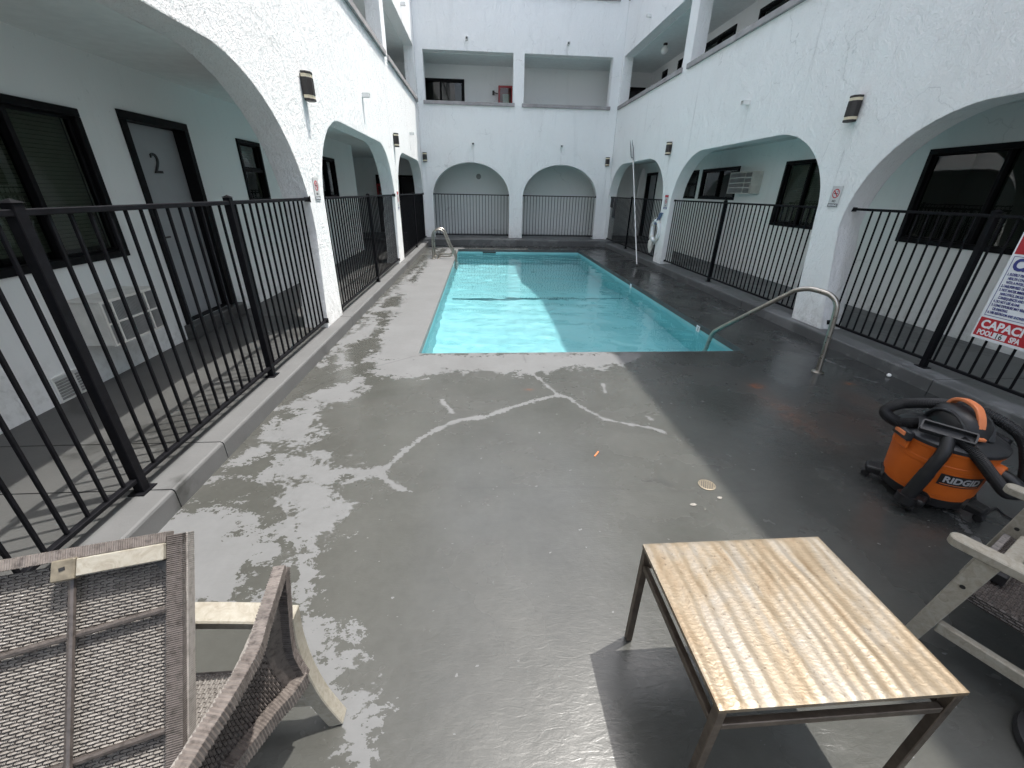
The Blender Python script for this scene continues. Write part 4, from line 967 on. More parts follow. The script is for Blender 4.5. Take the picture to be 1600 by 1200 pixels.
def pole():
    a = Vector((3.81, 10.07, 0.005)); b = Vector((4.13, 12.30, 2.42)); t = thing('rescue_pole', 'long white rescue pole with a wire hook leaning on the right wall', 'pole', a)
    MB().tube([a, b], 0.0125, 10).build('shaft', M['white'], t, smooth=True)
    MB().tube([a, a + (b - a) * 0.012], 0.02, 10).build('grip', M['rubber'], t, smooth=True)
    d = (b - a).normalized(); u = Vector((0, 1, 0)); u = (u - d * u.dot(d)).normalized() 
    P = [b, b + d * 0.10, b + d * 0.22 + u * .10, b + d * 0.55 + u * .12, b + d * 0.86 + u * .10, b + d * 0.92 - u * .02, b + d * 0.93 - u * .16, b + d * 0.80 - u * .06, b + d * 0.62, b + d * 0.40 - u * .03, b + d * 0.16 - u * .01, b + d * 0.05]
    MB().tube(smooth_path(P, 5), 0.0125, 8).build('hook', M['wire'], t, smooth=True)
pole()
def life_ring():
    c = Vector((4.165, 10.12, 0.82)); t = thing('life_ring', 'white life ring and throw bag hanging by the farthest right arch', 'life ring', c)
    R, r = 0.20, 0.046
    def hoop(RR, rr, cc, n=12): return [(cc[0], cc[1] + RR * math.cos(q), cc[2] + RR * 1.12 * math.sin(q)) for q in np.linspace(0, 2 * PI, 37)[:-1]]
    MB().tube(hoop(R, r, c), r, 14, closed=True).build('ring', M['ring'], t, smooth=True)
    for q in (0.6, 2.3, 3.9, 5.5):
        p = Vector((c.x, c.y + R * math.cos(q), c.z + R * 1.12 * math.sin(q))); w = Vector((0, -math.sin(q), math.cos(q)))
        MB().tube([p - w * .025, p + w * .025], r + 0.004, 14).build('band', M['rope'], t, smooth=True)
    MB().tube([(p[0] + 0.0 * i, p[1], p[2]) for i, p in enumerate(hoop(R + 0.075, 0, (c.x - .02, c.y + .03, c.z - .01)))], 0.006, 6, closed=True).build('rope', M['rope'], t, smooth=True)
    rng = random.Random(3)
    s = MB()
    for i in range(9):
        P = [(4.16 + rng.uniform(-.03, .03), 9.93 + rng.uniform(-.04, .03), 1.22), (4.15 + rng.uniform(-.04, .04), 10.05 + rng.uniform(-.06, .06), 1.08), (4.15 + rng.uniform(-.04, .04), 10.17 + rng.uniform(-.05, .05), 0.96)]
        s.tube(smooth_path(P, 5), 0.013, 6)
    s.build('coiled_line', M['netblue'], t, smooth=True)
    s = MB()
    pr = [(0.02, 0.0), (0.075, -0.02), (0.10, -0.10), (0.085, -0.20), (0.05, -0.28), (0.012, -0.31)]
    s.lathe(pr, (4.165, 10.30, 0.60), 12, 0.55, 1.0)
    for i, v in enumerate(s.v): s.v[i] = (v[0] + 0.012 * math.sin(i * 1.7), v[1] + 0.014 * math.sin(i * 2.3), v[2])
    s.build('throw_bag', M['rope'], t, smooth=True)
    MB().tube([(4.165, 10.14, 0.575), (4.155, 10.24, 0.605), (4.165, 10.38, 0.60)], 0.011, 8).build('drawstring', M['rope'], t, smooth=True)
life_ring()
def towels():
    t = thing('hung_cloth', 'dark cloth hung over the farthest right railing by the corner', 'cloth', (4.25, 14.1, 1.5))
    for y0, y1, z0, x in ((14.02, 14.36, 1.20, 4.262), (13.72, 14.0, 0.90, 4.262)):
        b = MB(); n = 10
        top = [(x, y0 + (y1 - y0) * i / n, 1.515) for i in range(n + 1)]
        bot = [(x - 0.012 * math.sin(i * 1.3) - .008, y0 + (y1 - y0) * (i / n * .92 + .04), z0 + 0.015 * math.sin(i * 2.0)) for i in range(n + 1)]
        tk = [(p[0] - 0.006, p[1], p[2]) for p in top]; bk = [(p[0] - 0.006, p[1], p[2]) for p in bot]
        vs = top + bot + tk + bk; k = n + 1; fs = []
        for i in range(n):
            fs += [(i, i + 1, k + i + 1, k + i), (2 * k + i, 3 * k + i, 3 * k + i + 1, 2 * k + i + 1), (i, 2 * k + i, 2 * k + i + 1, i + 1), (k + i, k + i + 1, 3 * k + i + 1, 3 * k + i)]
        fs += [(0, k, 3 * k, 2 * k), (n, 2 * k + n, 3 * k + n, k + n)]
        b.add(vs, fs); b.build('cloth_panel', M['cloth'], t)
towels()
# depth markers on the pool wall
def marker(x, y, s, body, label):
    o = (x, y, -0.092); t = thing('depth_marker', label, 'depth marker', o, 0, 'white depth markers at the water line')
    m = frame3(o, (0, -s, 0), (0, 0, 1))
    # s = +1: on the right-hand wall, facing -x
    flat_on([rect(-0.045, 0.045, -0.02, 0.062)], m, 'tile', M['signwhite'], t, 0.004)
    if body: text(body, 0.075, M['black'], t, m @ Matrix.Translation((0, -0.006, 0.0045)), 'number', align='CENTER', bold=0.001)
marker(PX1 - 0.016, 8.07, 1, '', 'white depth marker on the right pool edge, farther one')
marker(PX1 - 0.016, 5.26, 1, '3', 'white depth marker on the right pool edge, near the handrail')
marker(PX0 + 0.016, 10.4, -1, '', 'white depth marker on the left pool edge below the ladder')
# floor drain
def floor_drain():
    c = (1.356, 1.905, 0.0); t = thing('floor_drain', 'round slotted floor drain set in the deck at the shadow edge', 'drain', c)
    r = 0.047
    MB().lathe([(r, 0.0005), (r + 0.004, 0.004), (r - 0.004, 0.0055), (r - 0.006, 0.002)], c, 28).build('rim', M['drainmetal'], t)
    s = MB().lathe([(r - 0.004, 0.0015), (r - 0.0045, 0.0022)], c, 28); s.build('sump', M['black'], t)
    g = MB()
    for i in range(-3, 4):
        u = i * 0.0118; L = math.sqrt((r - .004) ** 2 - u * u); a = 0.5
        p = Vector((c[0] + u * math.cos(a), c[1] - u * math.sin(a), 0.0038)); d = Vector((math.sin(a), math.cos(a), 0))
        g.bar(p - d * L, p + d * L, 0.0068, 0.003)
    g.build('slats', M['drainmetal'], t)
floor_drain()
# litter on the deck
k = tag(MB().bar((0.742, 2.228, 0.004), (0.782, 2.282, 0.004), 0.009, 0.006).build('plastic_stick', M['darkorange'], bevel=0.001), 'small orange plastic stick lying on the wet deck', 'litter')
def scrap(c, r, mat, name, label, seed):
    rng = random.Random(seed); b = MB(); n = 9
    top = [(c[0] + r * rng.uniform(.55, 1.1) * math.cos(2 * PI * i / n), c[1] + r * .6 * rng.uniform(.6, 1.1) * math.sin(2 * PI * i / n), 0.002 + rng.uniform(0, r * .25)) for i in range(n)]
    bot = [(p[0] * .7 + c[0] * .3, p[1] * .7 + c[1] * .3, 0.0006) for p in top]
    b.add(top + bot + [(c[0], c[1], r * .35), (c[0], c[1], .0005)], [(i, (i + 1) % n, 2 * n) for i in range(n)] + [(n + (i + 1) % n, n + i, 2 * n + 1) for i in range(n)] + [(i, n + i, n + (i + 1) % n, (i + 1) % n) for i in range(n)])
    return tag(b.build(name, mat), label, 'litter')
scrap((1.189, 1.739), 0.022, M['paper'], 'paper_scrap', 'crumpled pale scrap on the sunlit deck near the drain', 2)
scrap((1.372, 1.787), 0.017, M['paper'], 'paper_scrap', 'small pinkish scrap just below the floor drain', 5)
scrap((1.24, 1.70), 0.008, M['paper'], 'paper_scrap', 'tiny white crumb below the crumpled scrap', 8)
tag(MB().lathe([(0.004, 0), (0.016, 0.006), (0.02, 0.018), (0.014, 0.032), (0.003, 0.037)], (4.03, 3.44, 0.0), 16).build('white_ball', M['white'], smooth=True), 'small white ball at the foot of the right curb', 'ball')

# ================================================================== WICKER
def weave(surf, nu, nv, U, V, seg=0.026, gap=0.0125, row=0.0108, h=0.0035, flip=False):
    # rows of long strands over short crossing strands; surf(u, v) -> point, normal with u in 0..U, v in 0..V metres
    H = MB(); C = MB(); rng = random.Random(11)
    per = seg + gap; j = 0; v = row * 0.6
    while v < V - row * 0.4:
        u = (-(j % 2) * per * 0.5) + 0.001
        while u < U:
            a, b = max(u, 0.0), min(u + seg, U)
            if b - a > 0.005:
                jit = rng.uniform(-.0006, .0006); hh = h * rng.uniform(.75, 1.25)
                w = row * 0.40; am = a + (b - a) * .22; bmid = b - (b - a) * .22
                vs = []
                for uu, k in ((a, 0.0), (am, hh), (bmid, hh), (b, 0.0)):
                    for dv, kk in ((-w, -0.0015), (0, k), (w, -0.0015)):
                        p, nrm = surf(uu, min(max(v + dv + jit, 0), V)); vs.append(Vector(p) + Vector(nrm) * kk)
                fs = []
                for i in range(3):
                    for q in range(2): fs.append((i * 3 + q, i * 3 + q + 1, i * 3 + q + 4, i * 3 + q + 3))
                H.add(vs, fs)
            u += per
            a, b = u - gap + 0.001, u - 0.001
            for s in range(2):
                ua = a + (b - a) * (s * .5 + .06); ub = a + (b - a) * (s * .5 + .44)
                if ua < 0 or ub > U: continue
                vs = []
                for uu in (ua, ub):
                    for dv, k in ((-row * .5, -0.001), (0, h * 0.55), (row * .5, -0.001)):
                        p, nrm = surf(uu, min(max(v + dv, 0), V)); vs.append(Vector(p) + Vector(nrm) * k)
                C.add(vs, [(0, 1, 4, 3), (1, 2, 5, 4)])
        v += row; j += 1
    H.add(C.v, C.f); return H
def wrapped(mb, path, w, h, up, pitch=0.0075, bulge=0.0022):
    # a bar wrapped with strands: a rectangular sweep whose section swells and pinches
    P = [Vector(p) for p in path]; L = [0]
    for a, b in zip(P[:-1], P[1:]): L.append(L[-1] + (b - a).length)
    n = max(4, int(L[-1] / pitch)); out = []; ws = []; hs = []; rng = random.Random(5)
    for i in range(2 * n + 1):
        s = L[-1] * i / (2 * n); k = 0
        while k < len(P) - 2 and L[k + 1] < s: k += 1
        t = (s - L[k]) / max(1e-9, L[k + 1] - L[k]); out.append(P[k].lerp(P[k + 1], t))
        b = bulge * (1 if i % 2 else -1) * rng.uniform(.6, 1.3); ws.append(w + b); hs.append(h + b)
    mb.sweep(out, ws, hs, up); return mb
def panel(parent, O, e1, e2, nrm, U, V, front, back, seg=0.026, gap=0.0125, row=0.0108, both=True, thick=0.012):
    O, e1, e2, nrm = (Vector(x) for x in (O, e1, e2, nrm))
    f = lambda u, v, d: tuple(O + e1 * u + e2 * v + nrm * (d - thick - 0.001))
    MB().plate([rect(0, U, 0, V)], f, thick).build('backing', M['wickerback'], parent)
    weave(lambda u, v: (O + e1 * u + e2 * v, nrm), 0, 0, U, V, seg, gap, row).build('weave', front, parent, kind='stuff')

# the upended seat, leaning on the chair behind it
def upended():
    O = Vector((-.69, .745, .88)); e1 = Vector((-0.97547566, -0.22010733, 0)); e2 = Vector((0.13921865, -0.61699174, -0.77455752)); nn = Vector((0.17048579, -0.75556201, 0.63250347))
    P = lambda s, t, d=0.0: O + e1 * s + e2 * t + nn * d
    t = thing('upended_chair', 'upended wicker chair seen from below, with a pale wood rail and crossing rods', 'chair', P(0.3, 0.5))
    U, V = 0.60, 0.52
    panel(t, P(0.03, 0.02, -0.03), e1, e2, nn, U - 0.06, V - 0.03, M['strand'], M['strand'], 0.0158, 0.0072, 0.0062)
    b = wrapped(MB(), [P(0.011, -0.004, -0.016), P(0.006, V, -0.016)], 0.030, 0.036, nn, 0.0042, 0.0016); b.build('side_rim', M['strand_dark'], t)
    b = wrapped(MB(), [P(U - 0.01, -0.004, -0.016), P(U - 0.01, V, -0.016)], 0.030, 0.036, nn, 0.0042, 0.0016); b.build('side_rim', M['strand_dark'], t)
    b = wrapped(MB(), [P(0.027, -0.001, -0.014), P(U - 0.026, -0.001, -0.014)], 0.022, 0.036, nn, 0.0042, 0.0016); b.build('top_rim', M['strand_mid'], t)
    b = wrapped(MB(), [P(0.03, V, -0.016), P(U - 0.03, V, -0.016)], 0.03, 0.036, nn, 0.0042, 0.0016); b.build('bottom_rim', M['strand'], t)
    MB().bar(P(0.027, 0.029, 0.0), P(0.183, 0.029, 0.0), 0.036, 0.026, nn).build('wood_rail', M['wood'], t, bevel=0.002)
    MB().bar(P(0.183, 0.030, 0.005), P(0.224, 0.030, 0.005), 0.044, 0.024, nn).build('bracket', M['plate'], t, bevel=0.003)
    MB().add([P(0.028, 0.049, -0.004), P(0.052, 0.049, -0.004), P(0.028, 0.078, -0.004), P(0.028, 0.049, -0.02), P(0.052, 0.049, -0.02), P(0.028, 0.078, -0.02)], [(0, 1, 2), (5, 4, 3), (0, 3, 4, 1), (1, 4, 5, 2), (2, 5, 3, 0)]).build('corner_gusset', M['black'], t)
    MB().bar(P(0.198, 0.026, 0.0175), P(0.208, 0.028, 0.0175), 0.007, 0.002, nn).build('bolt_slot', M['black'], t)
    wrapped(MB(), [P(-0.0045, -0.004, -0.03), P(-0.010, V, -0.03)], 0.006, 0.03, nn, 0.0045, 0.0007).build('edge_braid', M['strand'], t)
    def rod(a, b, n):
        w = [P(*q) for q in (a, b)]; k = 60; pth = [w[0].lerp(w[1], i / k) for i in range(k + 1)]
        MB().tube(pth, [0.0068 + 0.0006 * math.sin(i * 2.4) for i in range(k + 1)], 8).build(n, M['rod'], t, smooth=True)
    rod((0.198, 0.05, -0.006), (0.183, V, -0.006), 'rod')
    rod((0.02, 0.150, -0.014), (0.57, 0.196, -0.014), 'cross_rod')
    rod((0.02, 0.385, -0.014), (0.57, 0.425, -0.014), 'cross_rod')
    for s in (0.06, 0.54):
        q = P(s, V - 0.06, -0.04); MB().bar(q, (q.x, q.y, 0.347), 0.04, 0.04, (0, 1, 0)).build('leg', M['wood'], t)
upended()

def curved_leg(pts, w, h, up): return MB().sweep(smooth_path(pts, 5), w, h, up)
def left_chair():
    t = thing('wicker_chair', 'wicker chair with a pale wood arm and curved rear leg, at the lower left', 'chair', (-0.75, 0.5, 0), 0, 'wicker chairs with wood arms')
    top = [Vector(p) for p in ((-.522, .788, .708), (-.507, .71, .712), (-.494, .635, .712), (-.482, .575, .712), (-.485, .535, .71), (-.490, .485, .71), (-.502, .43, .705), (-.512, .37, .70), (-.522, .29, .69))]
    bot = [Vector(p) for p in ((-.538, .765, .295), (-.555, .716, .294), (-.581, .675, .293), (-.606, .621, .293), (-.632, .563, .293), (-.645, .50, .293), (-.652, .44, .293), (-.658, .37, .293), (-.665, .30, .293))]
    # slightly hollow back panel between the top roll and the seat rail
    TP = smooth_path(top, 4); BP = smooth_path(bot, 4); n = len(TP) - 1
    def surf0(fu, fv):
        x = fu * n; i = min(int(x), n - 1); a = TP[i].lerp(TP[i + 1], x - i); b = BP[i].lerp(BP[i + 1], x - i)
        p = a.lerp(b, fv); p = p + Vector((-0.050 * math.sin(PI * min(1, fv * 1.0)) - 0.022 * fv, 0, 0)); return p
    U, V = 0.50, 0.42
    def surf(u, v):
        fu, fv = u / U, v / V; p = surf0(fu, fv)
        du = surf0(min(1, fu + .02), fv) - surf0(max(0, fu - .02), fv); dv = surf0(fu, min(1, fv + .02)) - surf0(fu, max(0, fv - .02))
        nr = dv.cross(du).normalized()
        if nr.x < 0: nr = -nr
        return p, nr
    b = MB(); g = 16; vs = []; 
    for off in (-0.002, -0.010):
        for i in range(g + 1):
            for j in range(g + 1):
                p, nr = surf(U * i / g, V * j / g); vs.append(p + nr * off)
    k = g + 1; fs = []
    for o in (0, k * k):
        for i in range(g):
            for j in range(g): fs.append((o + i * k + j, o + i * k + j + 1, o + (i + 1) * k + j + 1, o + (i + 1) * k + j))
    bk = b.add(vs, fs).build('backrest', M['wickerback'], t, smooth=True)
    # outer weave turned to run down the back
    def surfT(u, v): return surf(v * U / V * 1.0 if False else v, u)
    weave(lambda u, v: surf(min(v, U), min(u, V)), 0, 0, V, U, 0.022, 0.009, 0.0085, 0.004).build('weave', M['strand_mid'], bk, kind='stuff')
    weave(lambda u, v: ((lambda q: (q[0] - q[1] * 0.012, -q[1]))(surf(u, v))), 0, 0, U, V).build('weave', M['strand'], bk, kind='stuff')
    wrapped(MB(), smooth_path([p + Vector((-.004, 0, 0)) for p in top], 4), 0.027, 0.030, (0, 0, 1), 0.0075, 0.0026).build('top_roll', M['strand_mid'], t)
    st = [top[0], (-.530, .775, .62), (-.545, .768, .50), (-.552, .764, .40), bot[0]]
    wrapped(MB(), smooth_path(st, 4), 0.024, 0.026, (1, 0, 0), 0.0075, 0.0024).build('side_roll', M['strand_dark'], t)
    wrapped(MB(), smooth_path([p + Vector((.0, 0, 0)) for p in bot], 4), 0.034, 0.046, (0, 0, 1), 0.0075, 0.0026).build('seat_rail', M['strand_mid'], t)
    # dark inner cheek between the far roll and the hollow of the back
    sp_ = smooth_path(st, 4); m_ = len(sp_); vs = []
    for i, p in enumerate(sp_):
        q = surf0(0.10, i / (m_ - 1)); vs += [p + Vector((-.004, -.008, 0)), q + Vector((.004, 0, 0)), p + Vector((-.016, -.004, 0)), q + Vector((-.012, .012, 0))]
    fs = []
    for i in range(m_ - 1):
        a = i * 4; b_ = a + 4
        fs += [(a, a + 1, b_ + 1, b_), (a + 2, b_ + 2, b_ + 3, a + 3), (a, b_, b_ + 2, a + 2), (a + 1, a + 3, b_ + 3, b_ + 1)]
    MB().add(vs, fs).build('cheek', M['strand_dark'], t, smooth=True)
    # seat
    seat = MB().plate([[(-1.16, .24), (-.69, .24), (-.672, .42), (-.655, .555), (-.62, .645), (-.575, .762), (-1.16, .762)]], lambda u, v, d: (u, v, 0.30 + d), 0.045).build('seat', M['strand_dark'], t)
    weave(lambda u, v: (Vector((-1.15 + v, .25 + u, 0.347)), Vector((0, 0, 1))), 0, 0, 0.505, 0.47, 0.0158, 0.0072, 0.0075).build('weave', M['strand'], seat, kind='stuff')
    for y, s in ((0.797, 1), (0.185, -1)):
        A = [(-1.22, y, .520), (-1.0, y, .545), (-.80, y, .540), (-.66, y, .528), (-.556, y, .515)]
        MB().sweep(smooth_path(A, 5), 0.064, 0.030, (0, 0, 1)).build('arm', M['wood'], t, bevel=0.004)
        L = [(-.543, y, .535), (-.552, y, .42), (-.548, y, .28), (-.528, y, .14), (-.488, y, .0)] if s == 1 else [(-.70, y, .53), (-.71, y, .40), (-.70, y, .28), (-.68, y, .14), (-.64, y, 0)]
        curved_leg([(p[0] - .008, p[1], p[2]) for p in L], 0.046, 0.05, (1, 0, 0)).build('leg', M['wood'], t, bevel=0.003)
        MB().bar((-1.13, y, .53), (-1.15, y, 0), 0.046, 0.055, (1, 0, 0)).build('leg', M['wood'], t, bevel=0.003)
        MB().bar((-1.14, y, .13), (-.545, y, .13), 0.034, 0.045, (0, 0, 1)).build('stretcher', M['wood'], t, bevel=0.003)
left_chair()

def right_chair():
    A0 = Vector((1.672, .992, .50)); F = Vector((-.42, .9075, 0)); R = Vector((.9075, .42, 0)); Z = Vector((0, 0, 1))
    P = lambda r, f, z: A0 + R * r + F * f + Z * (z - A0.z)
    t = thing('wicker_chair', 'dark wicker chair with pale wood arms, at the right edge behind the table', 'chair', P(.3, -.3, 0), 0, 'wicker chairs with wood arms')
    W = 0.60
    for r in (0.030, W + 0.03):
        # arm with a rounded front end
        out = [(r - .030, -.62), (r + .030, -.62), (r + .030, -.03)] + [(r + .030 * math.cos(q), -.03 + .03 * math.sin(q)) for q in np.linspace(0, PI, 9)[1:-1]] + [(r - .030, -.03)]
        MB().plate([out], lambda u, v, d: tuple(P(u, v, 0.470 + d)), 0.034).build('arm', M['wood'], t, bevel=0.004)
        MB().bar(P(r, -.115, .4695), P(r, -.055, 0.0), 0.036, 0.062, F, 0.036, 0.05).build('leg', M['wood'], t, bevel=0.003)
        lg = MB().bar(P(r, -.56, .4695), P(r, -.66, 0.0), 0.036, 0.062, F, 0.036, 0.05).build('leg', M['wood'], t, bevel=0.003)
        MB().bar(P(r, -.10, .115), P(r, -.60, .125), 0.030, 0.045, Z).build('stretcher', M['wood'], t, bevel=0.003)
        q = P(r - .0185, -.098, .335); MB().tube([q, q - R * 0.0015], 0.008, 12).build('bolt_hole', M['black'], t)
    seat = MB().bar(P(.063 + .267, -.09, .278), P(.33, -.56, .262), .53, 0.045, Z).build('seat', M['wickerback'], t, bevel=0.006)
    weave(lambda u, v: (P(.066 + u, -.095 - v, .3015 - v * .034), Z), 0, 0, .525, .46, 0.02, 0.012, 0.011, 0.004).build('weave', M['strand_dark'], seat, kind='stuff')
    weave(lambda u, v: (P(.0645, -.10 - u, .30 - v), -R), 0, 0, .45, .043, 0.02, 0.01, 0.010, 0.003).build('weave', M['strand_dark'], seat, kind='stuff')
    wrapped(MB(), [P(.066, -.088, .278), P(.592, -.088, .278)], 0.02, 0.05, Z, 0.009, .003).build('front_rim', M['strand_dark'], t)
    bk = MB().bar(P(.33, -.545, .285), P(.33, -.70, .80), .53, 0.03, F).build('backrest', M['wickerback'], t, bevel=0.008)
    nb = (P(0, -.545, .285) - P(0, -.70, .80)).cross(R).normalized()
    if nb.dot(F) < 0: nb = -nb
    weave(lambda u, v: (P(.066 + u, -.55 - v * .288, .30 + v * .957) + nb * 0.0165, nb), 0, 0, .525, .50, 0.02, 0.012, 0.011, 0.004).build('weave', M['strand_dark'], bk, kind='stuff')
    # a loose pale leg with a black foot lies across the seat
    l = thing('loose_leg', 'loose pale wooden leg with a black foot lying on the dark wicker seat', 'chair leg', (1.9, .95, .30))
    a = Vector((1.925, .952, .329)); b = Vector((2.235, 1.092, .326)); d = (b - a).normalized()
    MB().bar(a, b, 0.052, 0.046, Z).build('post', M['wood'], l, bevel=0.004)
    MB().bar(a - d * 0.028, a - d * 0.0005, 0.050, 0.044, Z).build('foot', M['rubber'], l, bevel=0.004)
right_chair()

# ================================================================== TABLE
def table():
    x0, x1, y0, y1, z = .549, 1.196, .509, 1.016, .50
    t = thing('coffee_table', 'low metal table with a rippled tan top, half lit by glaring sun', 'table', ((x0 + x1) / 2, (y0 + y1) / 2, 0))
    nx, ny = 150, 60; rng = np.random.RandomState(4)
    X = np.linspace(x0, x1, nx + 1); Y = np.linspace(y0, y1, ny + 1)
    cent = np.cumsum(np.concatenate([[x0 + .012], rng.uniform(.030, .050, 20)])); amp = rng.uniform(.0010, .0030, len(cent))
    vs = []
    for j, y in enumerate(Y):
        for i, x in enumerate(X):
            xx = x + 0.006 * math.sin(y * 9 + x * 5) + 0.002 * math.sin(y * 31 + x * 17)
            h = sum(a * math.exp(-((xx - c) / .013) ** 2) for a, c in zip(amp, cent) if abs(xx - c) < .05)
            e = min(x - x0, x1 - x, y - y0, y1 - y); k = min(1, e / .006)
            vs.append((x, y, z - .0035 + (h + 0.0004 * math.sin(y * 310 + math.sin(x * 60) * 3) ) * k))
    b = MB(); fs = [(j * (nx + 1) + i, j * (nx + 1) + i + 1, (j + 1) * (nx + 1) + i + 1, (j + 1) * (nx + 1) + i) for j in range(ny) for i in range(nx)]
    b.add(vs, fs)
    ring = [i for i in range(nx + 1)] + [(j + 1) * (nx + 1) - 1 for j in range(1, ny + 1)] + [ny * (nx + 1) + i for i in range(nx - 1, -1, -1)] + [j * (nx + 1) for j in range(ny - 1, 0, -1)]
    o = len(b.v); b.v += [(b.v[i][0], b.v[i][1], z - .016) for i in ring]; m = len(ring)
    b.f += [(ring[i], ring[(i + 1) % m], o + (i + 1) % m, o + i) for i in range(m)] + [tuple(range(o, o + m))[::-1]]
    b.build('table_top', M['tabletop'], t, smooth=True)
    r = .024; i = .0015
    for cx in (x0 + i + r / 2, x1 - i - r / 2):
        for cy in (y0 + i + r / 2, y1 - i - r / 2):
            lg = MB().box(cx - r / 2, cx + r / 2, cy - r / 2, cy + r / 2, 0.004, z - .0165).build('leg', M['tableleg'], t, bevel=.002)
            MB().box(cx - r / 2 + .002, cx + r / 2 - .002, cy - r / 2 + .002, cy + r / 2 - .002, 0.0002, 0.0038).build('foot', M['rubber'], lg)
    a = .41
    for y in (y0 + i + r / 2, y1 - i - r / 2): MB().box(x0 + r + i + .001, x1 - r - i - .001, y - .009, y + .009, a - .011, a + .011).build('rail', M['tableleg'], t, bevel=.002)
    for x in (x0 + i + r / 2, x1 - i - r / 2): MB().box(x - .009, x + .009, y0 + r + i + .001, y1 - r - i - .001, a - .011, a + .011).build('rail', M['tableleg'], t, bevel=.002)
    for x in (x0 + .22, x1 - .22): MB().box(x - .008, x + .008, y0 + .03, y1 - .03, z - .034, z - .0168).build('brace', M['tableleg'], t)
table()

# ================================================================== SHOP VACUUM
def vacuum():
    c = Vector((2.62, 1.78, 0)); T = Vector((-.80, -.60, 0)); R = Vector((.60, -.80, 0)); Z = Vector((0, 0, 1))
    P = lambda a, b, z: c + T * a + R * b + Z * z
    t = thing('shop_vacuum', 'orange wet and dry shop vacuum with a black hose standing by the right curb', 'vacuum cleaner', c)
    MB().lathe([(.150, .055), (.190, .06), (.196, .075), (.196, .105), (.201, .108), (.212, .26), (.2145, .262), (.2165, .285), (.2145, .288), (.221, .352), (.229, .356), (.229, .366), (.20, .368)], c, 48).build('drum', M['orange'], t, smooth=True)
    MB().lathe([(.12, .03), (.18, .03), (.198, .045), (.1985, .0845), (.197, .0855)], c, 40).build('base_skirt', M['plastic'], t, smooth=True)
    # wheel arches and casters on outrigger feet
    for ang, lab in ((math.radians(137), 0), (math.radians(214), 0), (math.radians(291), 0), (math.radians(24), 0)):
        d = Vector((math.cos(ang), math.sin(ang), 0)); s = Vector((-d.y, d.x, 0))
        f = MB().bar(c + d * .15 + Z * .068, c + d * .275 + Z * .062, .105, .055, Z, .085, .04).build('caster_foot', M['plastic'], t, bevel=.012, segs=2)
        w0 = c + d * .262 + Z * .023
        w = MB(); w.tube([w0 - s * .017, w0 - s * .013, w0 + s * .013, w0 + s * .017], [.018, .0225, .0225, .018], 18); w.build('caster', M['rubber'], f, smooth=True)
    MB().lathe([(.224, .364), (.233, .367), (.234, .384), (.226, .392), (.19, .405), (.14, .420), (.10, .424)], c, 48).build('lid', M['lid'], t, smooth=True)
    # motor head: a faceted housing stretched across the lid
    D = (T * .80 + R * .60).normalized(); E = Vector((-D.y, D.x, 0))
    if E.dot(R) < 0: E = -E
    hc = c + T * -.015 + R * .01
    vs = []; n = 32; prof = [(1.0, .400), (1.0, .430), (.95, .460), (.86, .490), (.70, .512), (.45, .524), (.08, .527)]
    hd = MB()
    for k, z in prof:
        for i in range(n):
            q = 2 * PI * i / n; ca, sa = math.cos(q), math.sin(q); e = 0.66
            x = math.copysign(abs(ca) ** e, ca) * .150 * k; y = math.copysign(abs(sa) ** e, sa) * .100 * k
            vs.append(hc + D * x + E * y + Z * z)
    fs = [(i * n + k, i * n + (k + 1) % n, (i + 1) * n + (k + 1) % n, (i + 1) * n + k) for i in range(len(prof) - 1) for k in range(n)] + [tuple((len(prof) - 1) * n + k for k in range(n))]
    hd.add(vs, fs).build('motor_head', M['plastic'], t, smooth=True)
    Q = lambda a, b, z: hc + D * a + E * b + Z * z
    for k in (-1, 1):
        MB().sweep(smooth_path([Q(-.10, .098 * k, .425), Q(-.06, .085 * k, .485), Q(.03, .07 * k, .507), Q(.11, .06 * k, .475), Q(.148, .055 * k, .42)], 5), .012, .03, E).build('head_panel', M['lid'], t, bevel=.003)
    hp = [Q(-.115, 0, .492), Q(-.105, 0, .520), Q(-.075, 0, .545), Q(-.02, 0, .560), Q(.05, 0, .555), Q(.09, 0, .530), Q(.115, 0, .497), Q(.128, 0, .470)]
    hp = smooth_path(hp, 5); MB().sweep(hp, [.036] * len(hp), [.018] * len(hp), Z).build('carry_handle', M['darkorange'], t, bevel=.005, segs=2)
    MB().bar(Q(.1505, -.018, .432), Q(.1505, .018, .432), .014, .034, D).build('power_switch', M['darkorange'], t, bevel=.003)
    # wheel arches moulded in the foot of the drum
    for ang in (137, 214, 291, 24):
        d = Vector((math.cos(math.radians(ang)), math.sin(math.radians(ang)), 0)); w_ = Vector((-d.y, d.x, 0)); A_ = MB(); pr = []
        for i in range(11):
            q = PI * i / 10; pr.append((.062 * math.cos(q), .055 + .058 * math.sin(q)))
        A_.plate([pr], lambda u, v, e: tuple(c + w_ * u + Z * v + d * (.150 + e)), .054); A_.build('wheel_arch', M['plastic'], t)
    # latches
    for q in (math.radians(48), math.radians(-132)):
        d = T * math.cos(q) - R * math.sin(q); s = T * math.sin(q) + R * math.cos(q)
        b = MB().bar(c + d * .242 - s * .062 + Z * .372, c + d * .242 + s * .062 + Z * .372, .030, .052, Z).build('latch', M['lid'], t, bevel=.006)
        MB().bar(c + d * .2585 - s * .036 + Z * .377, c + d * .2585 + s * .036 + Z * .377, .006, .022, Z).build('latch_tab', M['darkorange'], b, bevel=.002)
        MB().bar(c + d * .228 - s * .05 + Z * .32, c + d * .228 + s * .05 + Z * .32, .016, .05, Z).build('latch_boss', M['orange'], t, bevel=.006)
    # badge wrapped on the drum
    a0 = math.atan2(T.y, T.x); aL = a0 + math.radians(36)
    rr = lambda z: .201 + (.212 - .201) * (z - .108) / .152
